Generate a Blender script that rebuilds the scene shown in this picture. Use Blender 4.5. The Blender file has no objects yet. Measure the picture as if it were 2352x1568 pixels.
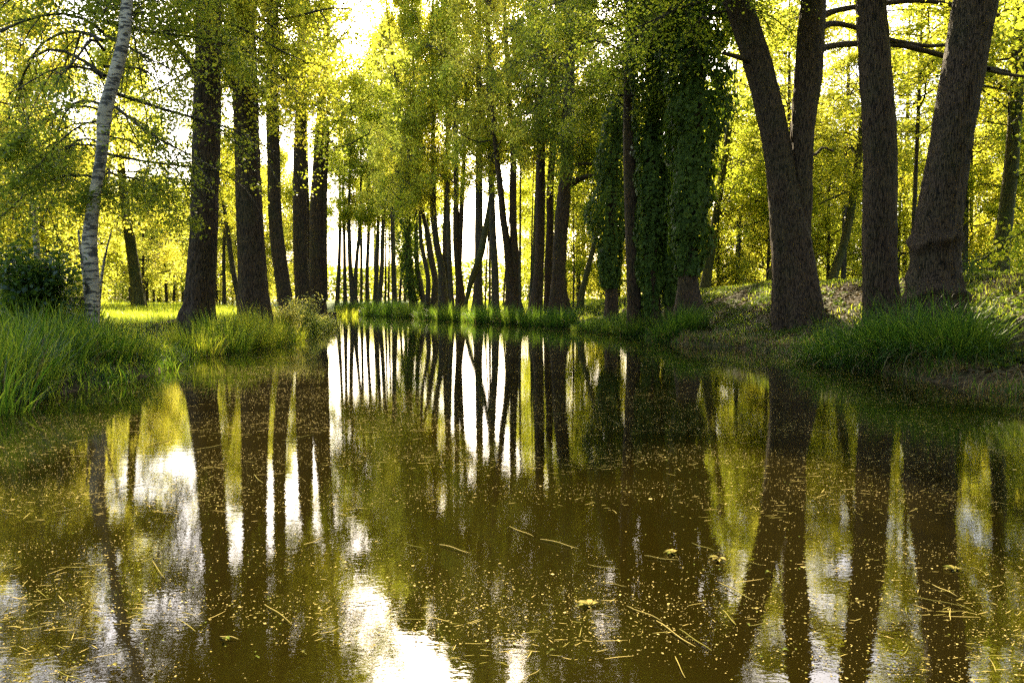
import bpy, math
import numpy as np
from mathutils import Vector
rad = math.radians
SC = bpy.context.scene
COL = SC.collection

# ------------------------------------------------------------------ camera
F, CX, CY, CAMZ = 1699.0, 1176.0, 784.0, 1.4
PITCH = math.atan((CY - 690.0) / F)
cam_d = bpy.data.cameras.new('camera'); cam_d.sensor_width = 36; cam_d.lens = 36 * F / 2352
cam_d.clip_end = 6000; cam_d.clip_start = 0.05
cam = bpy.data.objects.new('camera', cam_d); COL.objects.link(cam)
cam.location = (0, 0, CAMZ); cam.rotation_euler = (rad(90) - PITCH, 0, 0)
SC.camera = cam

def P(px, py, d):
    """photo position (2352 wide) and distance -> point of the place"""
    u = (px - CX) / F; v = (CY - py) / F
    cp, sp = math.cos(PITCH), math.sin(PITCH)
    x, y, z = u, cp + v * sp, -sp + v * cp
    k = d / y
    return np.array([x * k, d, CAMZ + z * k])

# ------------------------------------------------------------------ helpers
def tag(o, label=None, cat=None, group=None, kind=None):
    if label: o['label'] = label
    if cat: o['category'] = cat
    if group: o['group'] = group
    if kind: o['kind'] = kind
    return o

def link(name, me, mats, parent=None):
    o = bpy.data.objects.new(name, me); COL.objects.link(o)
    if me is not None and mats is not None:
        for m in (mats if isinstance(mats, (list, tuple)) else [mats]):
            if not len(me.materials) or me.materials[-1] != m: me.materials.append(m)
    if parent is not None: o.parent = parent
    return o

def empty(name, loc, **k):
    o = bpy.data.objects.new(name, None); COL.objects.link(o); o.location = tuple(loc)
    o.empty_display_size = 0.3
    return tag(o, **k)

def mesh_np(name, V, Fc, smooth=False, attr=None):
    """V (n,3); Fc list of face arrays (m,k)"""
    V = np.asarray(V, np.float32)
    if not isinstance(Fc, list): Fc = [Fc]
    me = bpy.data.meshes.new(name)
    me.vertices.add(len(V)); me.vertices.foreach_set('co', V.ravel())
    loops = np.concatenate([f.ravel() for f in Fc]).astype(np.int32)
    tot = np.concatenate([np.full(len(f), f.shape[1], np.int32) for f in Fc])
    me.loops.add(len(loops)); me.loops.foreach_set('vertex_index', loops)
    me.polygons.add(len(tot))
    st = np.concatenate([[0], np.cumsum(tot)[:-1]]).astype(np.int32)
    me.polygons.foreach_set('loop_start', st); me.polygons.foreach_set('loop_total', tot)
    if smooth: me.polygons.foreach_set('use_smooth', np.ones(len(tot), bool))
    if attr is not None:
        a = me.attributes.new('tone', 'FLOAT', 'POINT'); a.data.foreach_set('value', np.asarray(attr, np.float32))
    me.update(calc_edges=True)
    return me

def hash3(i, j, k, s):
    h = (i.astype(np.int64) * 73856093) ^ (j.astype(np.int64) * 19349663) ^ (k.astype(np.int64) * 83492791) ^ (s * 2654435761)
    h = (h ^ (h >> 13)) * 1274126177 & 0xffffffff
    h = (h ^ (h >> 16)) & 0xffffff
    return h / float(0xffffff)

def vn(x, y, z, s=0):
    x, y, z = np.broadcast_arrays(np.asarray(x, float), y, z)
    i, j, k = np.floor(x), np.floor(y), np.floor(z)
    a, b, c = x - i, y - j, z - k
    a, b, c = a*a*(3-2*a), b*b*(3-2*b), c*c*(3-2*c)
    i, j, k = i.astype(int), j.astype(int), k.astype(int)
    r = 0
    for di in (0, 1):
        for dj in (0, 1):
            for dk in (0, 1):
                w = (a if di else 1-a) * (b if dj else 1-b) * (c if dk else 1-c)
                r = r + w * hash3(i+di, j+dj, k+dk, s)
    return r

def fbm(x, y, z, s=0, o=4):
    r, A, n = 0, 0.5, 0
    for q in range(o):
        r = r + A * vn(x*2**q, y*2**q, z*2**q, s+q); n += A; A *= 0.5
    return r / n

def norm(v): return v / np.maximum(np.linalg.norm(v, axis=-1, keepdims=True), 1e-9)

def catmull(pts, n):
    pts = np.asarray(pts, float)
    p = np.vstack([2*pts[0]-pts[1], pts, 2*pts[-1]-pts[-2]])
    # parameter by segment length
    L = np.linalg.norm(np.diff(pts[:, :3], axis=0), axis=1); c = np.concatenate([[0], np.cumsum(L)])
    t = np.linspace(0, c[-1], n); seg = np.clip(np.searchsorted(c, t, 'right')-1, 0, len(L)-1)
    u = ((t - c[seg]) / L[seg])[:, None]
    a, b, cc, d = p[seg], p[seg+1], p[seg+2], p[seg+3]
    return 0.5*((2*b)+(-a+cc)*u+(2*a-5*b+4*cc-d)*u**2+(-a+3*b-3*cc+d)*u**3)

def tubes(Pth, R, sides=5):
    """Pth (N,K,3), R (N,K) -> verts, quads"""
    N, K, _ = Pth.shape
    T = norm(np.gradient(Pth, axis=1))
    up = np.where(np.abs(T[..., 2:3]) > .9, np.array([1., 0, 0]), np.array([0, 0, 1.]))
    A = norm(np.cross(T, up)); B = np.cross(T, A)
    th = np.arange(sides) * 2*math.pi/sides
    V = Pth[:, :, None, :] + R[:, :, None, None]*(np.cos(th)[None, None, :, None]*A[:, :, None, :] + np.sin(th)[None, None, :, None]*B[:, :, None, :])
    idx = np.arange(N*K*sides).reshape(N, K, sides)
    a = idx[:, :-1, :]; b = np.roll(a, -1, 2); c = idx[:, 1:, :]; d = np.roll(c, -1, 2)
    return V.reshape(-1, 3), np.stack([a, b, d, c], -1).reshape(-1, 4)

# ------------------------------------------------------------------ terrain
LB = [(-6.6, -40), (-6.7, 4), (-6.85, 9.9), (-6.8, 13.6), (-7.4, 16.5), (-8.3, 19), (-7.5, 21), (-7.6, 25), (-8.4, 30), (-10.2, 40), (-13.2, 53), (-21, 65), (-42, 74), (-110, 84)]
RB = [(-110, 96), (-45, 88), (-24, 79.5), (-17.2, 76), (-10.5, 65), (-4.0, 55), (0.2, 46), (2.9, 39.6), (4.4, 32), (5.3, 28), (5.45, 23.3), (6.6, 21.7), (7.5, 19.5), (7.5, 17.6), (7.2, 15), (7.35, 12.5), (7.6, 11), (7.7, 5), (7.6, -40)]
def segd(x, y, line):
    best = np.full(x.shape, 1e9)
    for (x0, y0), (x1, y1) in zip(line[:-1], line[1:]):
        dx, dy = x1-x0, y1-y0
        t = np.clip(((x-x0)*dx+(y-y0)*dy)/(dx*dx+dy*dy), 0, 1)
        best = np.minimum(best, np.hypot(x-x0-t*dx, y-y0-t*dy))
    return best
POLY = np.array(LB + RB)
def inside(x, y):
    c = np.zeros(x.shape, bool); n = len(POLY); j = n-1
    for i in range(n):
        xi, yi = POLY[i]; xj, yj = POLY[j]
        if yi != yj:
            c ^= ((yi > y) != (yj > y)) & (x < (xj-xi)*(y-yi)/(yj-yi)+xi)
        j = i
    return c
def ss(a, b, x):
    t = np.clip((x-a)/(b-a), 0, 1); return t*t*(3-2*t)
def ground(x, y, rough=True):
    x = np.atleast_1d(np.asarray(x, float)); y = np.atleast_1d(np.asarray(y, float))
    dl, dr = segd(x, y, LB), segd(x, y, RB); ins = inside(x, y)
    wob = (fbm(x*0.9, y*0.9, 0, 11, 2)-0.5)*0.5
    s = np.minimum(dl, dr) + np.where(ins, 0, wob*np.clip(np.minimum(dl, dr), 0, 1))
    zl = 0.18*ss(0, .25, s) + 0.55*ss(0.1, 2.2, s) + 0.35*ss(2, 12, s) + 0.2*ss(15, 60, s)
    pr = 2.1 - 0.95*ss(30, 56, y)          # height of the raised bank on the right
    zr = 0.16*ss(0, .25, s) + 0.12*ss(0, 1, s) + (pr-0.28)*ss(0.3, 6.5, s)**1.0 - 0.25*ss(9, 30, s)*(pr > 1.3)
    z = np.where(dr < dl, zr, zl)
    if rough:
        z = z + (fbm(x*.35, y*.35, 0, 5, 3)-.5)*.22*ss(.5, 4, s) + (fbm(x*2.5, y*2.5, 0, 6, 2)-.5)*.07*ss(.2, 1, s)
    zi = -0.9*ss(0, 1.5, s) - 0.02
    return np.where(ins, zi, z+0.015)
def g1(x, y): return float(ground(x, y)[0])

def sgrid(lo, hi, step, far, ratio=1.12):
    a = list(np.arange(lo, hi+1e-6, step)); s = step
    while a[-1] < far: s *= ratio; a.append(a[-1]+s)
    b = []; s = step; c = lo
    while c > -far: s *= ratio; c -= s; b.append(c)
    return np.array(b[::-1]+a)

# ------------------------------------------------------------------ materials
def newmat(name):
    m = bpy.data.materials.new(name); m.use_nodes = True
    nt = m.node_tree; nt.nodes.clear()
    return m, nt, nt.nodes, nt.links
def N(ns, t, **k):
    n = ns.new('ShaderNode'+t)
    for a, b in k.items():
        if a in n.inputs.keys() if isinstance(a, str) else False: n.inputs[a].default_value = b
        else: setattr(n, a, b)
    return n
def ramp(ns, ls, src, stops):
    r = ns.new('ShaderNodeValToRGB'); e = r.color_ramp.elements
    while len(e) < len(stops): e.new(0.5)
    for q, (p, c) in zip(e, stops): q.position = p; q.color = (*c, 1) if len(c) == 3 else c
    ls.new(src, r.inputs[0]); return r.outputs[0]

def leaf_mat(name, cA, cB, tA, tB, trans=0.5, rough=0.45, spec=0.35):
    m, nt, ns, ls = newmat(name)
    out = N(ns, 'OutputMaterial'); at = N(ns, 'Attribute', attribute_name='tone')
    c = ramp(ns, ls, at.outputs['Fac'], [(0, cA), (1, cB)])
    t = ramp(ns, ls, at.outputs['Fac'], [(0, tA), (1, tB)])
    oi = N(ns, 'ObjectInfo')
    hs = N(ns, 'HueSaturation'); 
    mr = N(ns, 'MapRange'); mr.inputs['To Min'].default_value = 0.485; mr.inputs['To Max'].default_value = 0.512
    ls.new(oi.outputs['Random'], mr.inputs['Value']); ls.new(mr.outputs[0], hs.inputs['Hue']); ls.new(t, hs.inputs['Color'])
    p = N(ns, 'BsdfPrincipled'); ls.new(c, p.inputs['Base Color']); p.inputs['Roughness'].default_value = rough
    p.inputs['Specular IOR Level'].default_value = spec
    tr = N(ns, 'BsdfTranslucent'); ls.new(hs.outputs[0], tr.inputs['Color'])
    mx = N(ns, 'MixShader'); mx.inputs[0].default_value = trans
    ls.new(p.outputs[0], mx.inputs[1]); ls.new(tr.outputs[0], mx.inputs[2]); ls.new(mx.outputs[0], out.inputs[0])
    return m
M = {}
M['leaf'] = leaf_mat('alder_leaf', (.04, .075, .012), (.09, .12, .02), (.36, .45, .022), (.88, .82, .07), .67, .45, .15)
M['leaf_bright'] = leaf_mat('sunlit_leaf', (.06, .09, .015), (.12, .14, .03), (.54, .59, .035), (.97, .93, .13), .7, .45, .15)  # brighter copy of the alder leaf, sunlight put into its colours
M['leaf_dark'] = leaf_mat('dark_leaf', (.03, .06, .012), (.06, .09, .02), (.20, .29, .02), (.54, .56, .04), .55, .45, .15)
M['birch_leaf'] = leaf_mat('birch_leaf', (.04, .07, .015), (.08, .11, .02), (.26, .32, .02), (.62, .62, .05), .54, .45, .2)
M['ivy'] = leaf_mat('ivy_leaf', (.034, .06, .008), (.10, .145, .022), (.10, .17, .01), (.26, .34, .02), .35, .5, .1)
M['grass'] = leaf_mat('grass_blade', (.045, .10, .012), (.10, .15, .02), (.30, .44, .02), (.75, .76, .06), .58, .4, .35)
M['sedge'] = leaf_mat('sedge_blade', (.02, .055, .010), (.055, .11, .02), (.08, .20, .015), (.28, .40, .03), .42, .5, .1)
M['reed'] = leaf_mat('reed_blade', (.02, .055, .008), (.065, .12, .018), (.10, .24, .012), (.50, .60, .04), .5, .4, .22)
M['dry'] = leaf_mat('dry_blade', (.16, .11, .045), (.30, .22, .09), (.25, .16, .05), (.4, .3, .1), .3, .6, .2)
M['litter'] = leaf_mat('litter', (.035, .024, .01), (.11, .075, .03), (.1, .07, .02), (.2, .15, .05), .15, .7, .2)
M['bush'] = leaf_mat('sunlit_bush_leaf', (.07, .11, .02), (.16, .19, .05), (.5, .55, .06), (.9, .85, .2), .6)  # sunlit shrubs, their glow put into paler leaf colours
M['shade_bush'] = leaf_mat('shade_bush_leaf', (.02, .05, .012), (.045, .09, .02), (.10, .2, .015), (.25, .36, .03), .4, .4, .5)  # shaded copy, the shade put into darker leaf colours
M['debris'] = leaf_mat('debris', (.14, .115, .025), (.55, .42, .15), (.3, .25, .06), (.5, .4, .1), .1, .9, .03)
M['straw'] = leaf_mat('straw', (.16, .15, .02), (.50, .38, .12), (.3, .3, .05), (.5, .4, .1), .1, .9, .03)
M['fallen'] = leaf_mat('fallen_leaf', (.11, .15, .016), (.36, .26, .07), (.3, .3, .05), (.5, .4, .1), .1, .9, .03)

def bark_mat(name, dark, light, scale=1.0, moss=0.0, bump=1.0, zs=0.07):
    m, nt, ns, ls = newmat(name)
    out = N(ns, 'OutputMaterial'); tc = N(ns, 'TexCoord'); mp = N(ns, 'Mapping')
    mp.inputs['Scale'].default_value = (scale, scale, scale*zs); ls.new(tc.outputs['Object'], mp.inputs[0])
    nz = N(ns, 'TexNoise'); nz.inputs['Scale'].default_value = 6; nz.inputs['Detail'].default_value = 3
    ls.new(mp.outputs[0], nz.inputs[0])
    mad = N(ns, 'VectorMath', operation='MULTIPLY_ADD'); mad.inputs[1].default_value = (.10, .10, .10)
    ls.new(nz.outputs['Color'], mad.inputs[0]); ls.new(mp.outputs[0], mad.inputs[2])
    vo = N(ns, 'TexVoronoi', feature='DISTANCE_TO_EDGE'); vo.inputs['Scale'].default_value = 34
    ls.new(mad.outputs[0], vo.inputs['Vector'])
    n2 = N(ns, 'TexNoise'); n2.inputs['Scale'].default_value = 45; n2.inputs['Detail'].default_value = 5
    ls.new(mp.outputs[0], n2.inputs[0])
    e = N(ns, 'MapRange'); e.inputs['From Max'].default_value = .12; ls.new(vo.outputs['Distance'], e.inputs[0])
    mu = N(ns, 'Math', operation='MULTIPLY_ADD'); mu.inputs[1].default_value = .6; ls.new(n2.outputs[0], mu.inputs[0]); ls.new(e.outputs[0], mu.inputs[2])
    c = ramp(ns, ls, mu.outputs[0], [(0.3, tuple(q*.35 for q in dark)), (.7, dark), (1.0, tuple(q*1.5 for q in light))])
    big = N(ns, 'TexNoise'); big.inputs['Scale'].default_value = 1.3; big.inputs['Detail'].default_value = 4; ls.new(tc.outputs['Object'], big.inputs[0])
    mc = N(ns, 'Mix', data_type='RGBA'); mc.inputs['B'].default_value = (.05, .07, .012, 1)
    mf = N(ns, 'MapRange'); mf.inputs['From Min'].default_value = .45; mf.inputs['From Max'].default_value = .7; mf.inputs['To Max'].default_value = moss
    ls.new(big.outputs[0], mf.inputs[0]); ls.new(mf.outputs[0], mc.inputs['Factor']); ls.new(c, mc.inputs['A'])
    p = N(ns, 'BsdfPrincipled'); p.inputs['Roughness'].default_value = .8; p.inputs['Specular IOR Level'].default_value = .25
    ls.new(mc.outputs['Result'], p.inputs['Base Color'])
    b = N(ns, 'Bump'); b.inputs['Strength'].default_value = .9; b.inputs['Distance'].default_value = .05*bump
    ls.new(mu.outputs[0], b.inputs['Height']); ls.new(b.outputs[0], p.inputs['Normal']); ls.new(p.outputs[0], out.inputs[0])
    return m
M['bark'] = bark_mat('alder_bark', (.027, .0145, .006), (.06, .034, .015), 1.0, .25)
M['bark_coarse'] = bark_mat('oak_bark', (.024, .0135, .006), (.06, .036, .018), 1.0, .2, 1.2)
M['bark_far'] = bark_mat('far_bark', (.032, .023, .013), (.06, .045, .028), .7, .4, .6)
M['bark_moss_lit'] = bark_mat('mossy_green_lit_bark', (.045, .036, .01), (.08, .068, .018), .9, .9, .7)  # moss tint, also carries the green light on one leaning trunk

def birch_mat():
    m, nt, ns, ls = newmat('birch_bark')
    out = N(ns, 'OutputMaterial'); tc = N(ns, 'TexCoord')
    mp = N(ns, 'Mapping'); mp.inputs['Scale'].default_value = (5, 5, 26); ls.new(tc.outputs['Object'], mp.inputs[0])
    n1 = N(ns, 'TexNoise'); n1.inputs['Scale'].default_value = 1; n1.inputs['Detail'].default_value = 4; ls.new(mp.outputs[0], n1.inputs[0])
    mp2 = N(ns, 'Mapping'); mp2.inputs['Scale'].default_value = (3.2, 3.2, 5); ls.new(tc.outputs['Object'], mp2.inputs[0])
    n2 = N(ns, 'TexNoise'); n2.inputs['Scale'].default_value = 1; n2.inputs['Detail'].default_value = 5; ls.new(mp2.outputs[0], n2.inputs[0])
    a = ramp(ns, ls, n1.outputs[0], [(.54, (1, 1, 1)), (.60, (0, 0, 0))])
    b = ramp(ns, ls, n2.outputs[0], [(.55, (1, 1, 1)), (.60, (0, 0, 0))])
    mu = N(ns, 'Mix', data_type='RGBA', blend_type='MULTIPLY'); mu.inputs['Factor'].default_value = 1
    ls.new(a, mu.inputs['A']); ls.new(b, mu.inputs['B'])
    n3 = N(ns, 'TexNoise'); n3.inputs['Scale'].default_value = 3; n3.inputs['Detail'].default_value = 6; ls.new(tc.outputs['Object'], n3.inputs[0])
    w = ramp(ns, ls, n3.outputs[0], [(.3, (.24, .19, .13)), (.7, (.50, .42, .30))])
    mx = N(ns, 'Mix', data_type='RGBA'); mx.inputs['A'].default_value = (.04, .033, .026, 1)
    ls.new(mu.outputs['Result'], mx.inputs['Factor']); ls.new(w, mx.inputs['B'])
    p = N(ns, 'BsdfPrincipled'); p.inputs['Roughness'].default_value = .6; ls.new(mx.outputs['Result'], p.inputs['Base Color'])
    bp = N(ns, 'Bump'); bp.inputs['Distance'].default_value = .012; ls.new(mu.outputs['Result'], bp.inputs['Height']); ls.new(bp.outputs[0], p.inputs['Normal'])
    ls.new(p.outputs[0], out.inputs[0]); return m
M['birch'] = birch_mat()

def ground_mat():
    m, nt, ns, ls = newmat('soil_and_turf')
    out = N(ns, 'OutputMaterial'); g = N(ns, 'NewGeometry')
    n1 = N(ns, 'TexNoise'); n1.inputs['Scale'].default_value = 9; n1.inputs['Detail'].default_value = 7; ls.new(g.outputs['Position'], n1.inputs[0])
    n2 = N(ns, 'TexNoise'); n2.inputs['Scale'].default_value = .45; n2.inputs['Detail'].default_value = 4; ls.new(g.outputs['Position'], n2.inputs[0])
    a = ramp(ns, ls, n1.outputs[0], [(.3, (.018, .012, .006)), (.5, (.045, .031, .015)), (.7, (.09, .062, .03))])
    b = ramp(ns, ls, n1.outputs[0], [(.3, (.03, .05, .010)), (.55, (.06, .10, .018)), (.75, (.10, .14, .03))])
    at = N(ns, 'Attribute', attribute_name='tone')
    ad = N(ns, 'Math', operation='ADD'); ls.new(at.outputs['Fac'], ad.inputs[0])
    s = N(ns, 'Math', operation='MULTIPLY_ADD'); s.inputs[1].default_value = 1.6; s.inputs[2].default_value = -.8
    ls.new(n2.outputs[0], s.inputs[0]); ls.new(s.outputs[0], ad.inputs[1]); ad.use_clamp = True
    mx = N(ns, 'Mix', data_type='RGBA'); ls.new(ad.outputs[0], mx.inputs['Factor']); ls.new(a, mx.inputs['A']); ls.new(b, mx.inputs['B'])
    p = N(ns, 'BsdfPrincipled'); p.inputs['Roughness'].default_value = .95; p.inputs['Specular IOR Level'].default_value = .1
    ls.new(mx.outputs['Result'], p.inputs['Base Color'])
    bp = N(ns, 'Bump'); bp.inputs['Distance'].default_value = .08; ls.new(n1.outputs[0], bp.inputs['Height']); ls.new(bp.outputs[0], p.inputs['Normal'])
    ls.new(p.outputs[0], out.inputs[0]); return m
M['ground'] = ground_mat()

def water_mat():
    m, nt, ns, ls = newmat('murky_water')
    out = N(ns, 'OutputMaterial'); g = N(ns, 'NewGeometry')
    mp = N(ns, 'Mapping'); mp.inputs['Scale'].default_value = (1, 1.6, 1); ls.new(g.outputs['Position'], mp.inputs[0])
    n1 = N(ns, 'TexNoise'); n1.inputs['Scale'].default_value = 5; n1.inputs['Detail'].default_value = 3; ls.new(mp.outputs[0], n1.inputs[0])
    n2 = N(ns, 'TexNoise'); n2.inputs['Scale'].default_value = 28; n2.inputs['Detail'].default_value = 2; ls.new(mp.outputs[0], n2.inputs[0])
    b1 = N(ns, 'Bump'); b1.inputs['Strength'].default_value = 1; b1.inputs['Distance'].default_value = .0005; ls.new(n1.outputs[0], b1.inputs['Height'])
    b2 = N(ns, 'Bump'); b2.inputs['Strength'].default_value = 1; b2.inputs['Distance'].default_value = .0002; ls.new(n2.outputs[0], b2.inputs['Height']); ls.new(b1.outputs[0], b2.inputs['Normal'])
    n3 = N(ns, 'TexNoise'); n3.inputs['Scale'].default_value = .5; n3.inputs['Detail'].default_value = 3; ls.new(g.outputs['Position'], n3.inputs[0])
    c = ramp(ns, ls, n3.outputs[0], [(.3, (.0078, .0056, .0006)), (.7, (.011, .008, .0009))])
    p = N(ns, 'BsdfPrincipled'); ls.new(c, p.inputs['Base Color']); p.inputs['Roughness'].default_value = .0
    p.inputs['IOR'].default_value = 1.6
    
    ls.new(b2.outputs[0], p.inputs['Normal']); ls.new(p.outputs[0], out.inputs[0]); return m
M['water'] = water_mat()

M['creeper'] = leaf_mat('creeper_leaf', (.018, .038, .008), (.045, .075, .015), (.08, .16, .01), (.2, .28, .02), .35, .6, .1)
# ------------------------------------------------------------------ trunks
def trunk_mesh(name, pts, rings_step=.12, sides=20, flare=.5, bark=.02, seed=0, ribs=5, htop=None, taper_top=.25, flat=1.0, bumps=()):
    """pts rows x,y,z,r (metres). continues above the last row to htop"""
    pts = np.array(pts, float)
    if htop and htop > pts[-1, 2]+.5:
        d = pts[-1, :3]-pts[-2, :3]; d = d/np.linalg.norm(d); z1, r1 = pts[-1, 2], pts[-1, 3]
        ex = []
        for f in (.33, .66, 1.0):
            zz = z1+(htop-z1)*f; k = (htop-z1)*(f-.35*f*f)
            ex.append([pts[-1, 0]+d[0]/max(d[2], .5)*k, pts[-1, 1]+d[1]/max(d[2], .5)*k, zz, r1*(1-(1-taper_top)*f)])
        pts = np.vstack([pts, ex])
    L = np.linalg.norm(np.diff(pts[:, :3], axis=0), axis=1).sum()
    n = max(8, int(L/rings_step)); C = catmull(pts, n); C[:, 3] = np.maximum(C[:, 3], .01)
    gz = g1(C[0, 0], C[0, 1]); h = np.maximum(C[:, 2]-gz, 0)
    th = np.arange(sides)*2*math.pi/sides
    Hh, T = np.meshgrid(h, th, indexing='ij'); Rr = C[:, 3][:, None]
    ct, st = np.cos(T), np.sin(T)
    ph = seed*1.7
    fl = 1+flare*np.exp(-Hh/(2.2*Rr+.05))*(0.5+.5*np.cos(ribs*T+ph+.6*np.sin(2*T+ph)))
    low = 1+.10*(vn(ct*1.3+seed, st*1.3, Hh*.5, seed)-.5)*2*.6
    R = Rr*fl*low
    for (bh, ba, bw, bt) in bumps:      # burl rings: height, amount, half height, direction
        R = R+ba*np.exp(-((Hh-bh-.1*np.sin(2*T+bt)-.05*np.sin(5*T))/bw)**2)*(.65+.35*np.cos(T-bt))*(.5+vn(ct*5, st*5, Hh*4, 77))
    if bark > 0:
        f = 1/.07
        a = vn(ct*Rr*f, st*Rr*f, Hh*f*.16, seed+3); b = vn(ct*Rr*f*2.1, st*Rr*f*2.1, Hh*f*.4, seed+9)
        R = R+bark*((1-np.abs(2*a-1)*1.6)*.7+(b-.5)*.6)
    X = C[:, 0][:, None]+R*ct; Y = C[:, 1][:, None]+R*st*flat; Z = np.repeat(C[:, 2][:, None], sides, 1)
    V = np.stack([X, Y, Z], -1).reshape(-1, 3)
    idx = np.arange(n*sides).reshape(n, sides); a = idx[:-1]; b = np.roll(a, -1, 1); c = idx[1:]; d = np.roll(c, -1, 1)
    top = len(V); V = np.vstack([V, C[-1, :3]+[0, 0, .02]])
    tri = np.stack([idx[-1], np.roll(idx[-1], -1), np.full(sides, top)], -1)
    return mesh_np(name, V, [np.stack([a, b, d, c], -1).reshape(-1, 4), tri], True), C

def px_trunk(rows, d, ddy=0.0):
    """rows (px, py, width px) bottom to top at distance d -> rows x,y,z,r starting under ground"""
    out = []
    for i, (px, py, w) in enumerate(rows):
        p = P(px, py, d); out.append([p[0], p[1], p[2], w/F*d/2])
    out = np.array(out); gz = g1(out[0, 0], out[0, 1])
    if out[0, 2] > gz+.02:
        dx = (out[0, :2]-out[1, :2])/max(out[1, 2]-out[0, 2], .2)*(out[0, 2]-gz)*.5
        out = np.vstack([[out[0, 0]+dx[0], out[0, 1], gz, out[0, 3]*1.04], out])
    out = out[out[:, 2] > gz-.05]
    out = np.vstack([[out[0, 0], out[0, 1], gz-.3, out[0, 3]*1.03], out])
    return out

# ------------------------------------------------------------------ foliage
def leaves(C, size, rng, up=.5, asp=.72, out=None, droop=0.0):
    n = len(C)
    nr = rng.normal(size=(n, 3)); nr[:, 2] = np.abs(nr[:, 2])+up
    if out is not None: nr = nr*.45+out
    nr = norm(nr)
    t = rng.normal(size=(n, 3)); t[:, 2] -= droop
    t = norm(t-(t*nr).sum(1, keepdims=True)*nr); s = np.cross(nr, t)
    l = size*rng.uniform(.65, 1.25, (n, 1))
    V = np.stack([C-t*l*.5, C+s*l*asp*.5+nr*l*.10-t*l*.08, C+t*l*.5, C-s*l*asp*.5+nr*l*.10-t*l*.08], 1)
    return V.reshape(-1, 3), np.arange(4*n).reshape(n, 4), np.repeat(rng.uniform(0, 1, n), 4)

def crown_parts(seed, L, R, nl, ns_, nt_, nlf, lsize, rise=.5, droop=0.0, prof='tall', lowbare=0.0, spread=.17):
    """limbs -> side branches -> twigs -> leaves, base at origin, height L"""
    rng = np.random.default_rng(seed)
    t = (np.arange(nl)+rng.uniform(0, 1, nl))/nl
    if prof == 'tall': pr = (.55+.9*t)*(1-t**2.2)+.12
    elif prof == 'bush': pr = np.sqrt(np.clip(1-(t*.98)**2, 0, 1))
    else: pr = (1-t)*.9+.15
    ln = R*pr*rng.uniform(.6, 1.15, nl)
    az = np.arange(nl)*2.39996+rng.uniform(-.6, .6, nl); el = rise*(.35+.9*t)+rng.uniform(-.18, .18, nl)
    K = 8; s = np.linspace(0, 1, K)
    d = np.stack([np.cos(az)*np.cos(el), np.sin(az)*np.cos(el), np.sin(el)], -1)
    lp = np.zeros((nl, K, 3)); lp[:, :, 2] = (t*L*.86)[:, None]
    lp = lp+d[:, None, :]*(s[None, :, None]*ln[:, None, None])
    lp[:, :, 2] += ln[:, None]*(-(droop)*s[None]**2+.10*np.sin(s[None]*4+az[:, None]))
    side = np.stack([-np.sin(az), np.cos(az), 0*az], -1)
    lp += side[:, None, :]*(ln[:, None, None]*.10*np.sin(s[None, :, None]*rng.uniform(2, 6, (nl, 1, 1))+rng.uniform(0, 6, (nl, 1, 1)))*s[None, :, None])
    lr = np.clip(.011*ln[:, None]*(1-.85*s[None])+.004, .004, .14)
    # side branches
    li = np.repeat(np.arange(nl), ns_); u = rng.uniform(.18, 1.0, nl*ns_)
    k = u*(K-1); k0 = np.minimum(k.astype(int), K-2); f = (k-k0)[:, None]
    sp = lp[li, k0]*(1-f)+lp[li, k0+1]*f
    ld = norm(lp[li, k0+1]-lp[li, k0])
    rd = rng.normal(size=(nl*ns_, 3)); rd[:, 2] *= .75; sd = norm(ld*.9+norm(rd)*1.0+np.array([0, 0, .08-droop*.6]))
    sl = ln[li]*.42*(1.15-.75*u)*rng.uniform(.6, 1.3, nl*ns_)+.15
    K2 = 4; s2 = np.linspace(0, 1, K2)
    bp = sp[:, None]+sd[:, None]*(s2[None, :, None]*sl[:, None, None]); bp[:, :, 2] -= (.12+droop*.6)*sl[:, None]*s2[None]**2
    br = np.clip(.012*sl[:, None]*(1-.8*s2[None])+.0025, .0025, .04)
    # twigs
    nb = nl*ns_; ti = np.repeat(np.arange(nb), nt_); u2 = rng.uniform(.12, 1, nb*nt_)[:, None]
    tp = sp[ti]+sd[ti]*u2*sl[ti][:, None]; tp[:, 2] -= ((.12+droop*.6)*sl[ti][:, None]*u2**2)[:, 0]
    rd = rng.normal(size=(nb*nt_, 3)); rd[:, 2] *= .8; td = norm(sd[ti]*.7+norm(rd)+np.array([0, 0, -droop*.9]))
    tl = (.34*sl[ti]+.12)*rng.uniform(.5, 1.3, nb*nt_)
    # thin parts of the crown out so that light breaks through in patches
    keep = vn(tp[:, 0]*.8, tp[:, 1]*.8, tp[:, 2]*1.1, seed) > rng.uniform(.36, .58, len(tp))
    tp, td, tl = tp[keep], td[keep], tl[keep]
    nn = len(tp); i3 = np.repeat(np.arange(nn), nlf); u3 = rng.uniform(.1, 1.05, nn*nlf)[:, None]
    C = tp[i3]+td[i3]*u3*tl[i3][:, None]+rng.normal(size=(nn*nlf, 3))*spread*np.array([1, 1, .8]); C[:, 2] -= (droop*.5*tl[i3][:, None]*u3**2)[:, 0]
    LV = leaves(C, lsize, rng, .35)
    v1, f1 = tubes(lp, lr, 6); v2, f2 = tubes(bp, br, 3)
    return LV, (np.vstack([v1, v2]), np.vstack([f1, f2+len(v1)]))

def crown_meshes(name, leafmat, barkmat, **k):
    (lv, lf, la), (bv, bf) = crown_parts(**k)
    a = mesh_np(name+'_leaves', lv, lf, False, la); a.materials.append(leafmat)
    b = mesh_np(name+'_branches', bv, bf, True); b.materials.append(barkmat)
    return a, b

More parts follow.
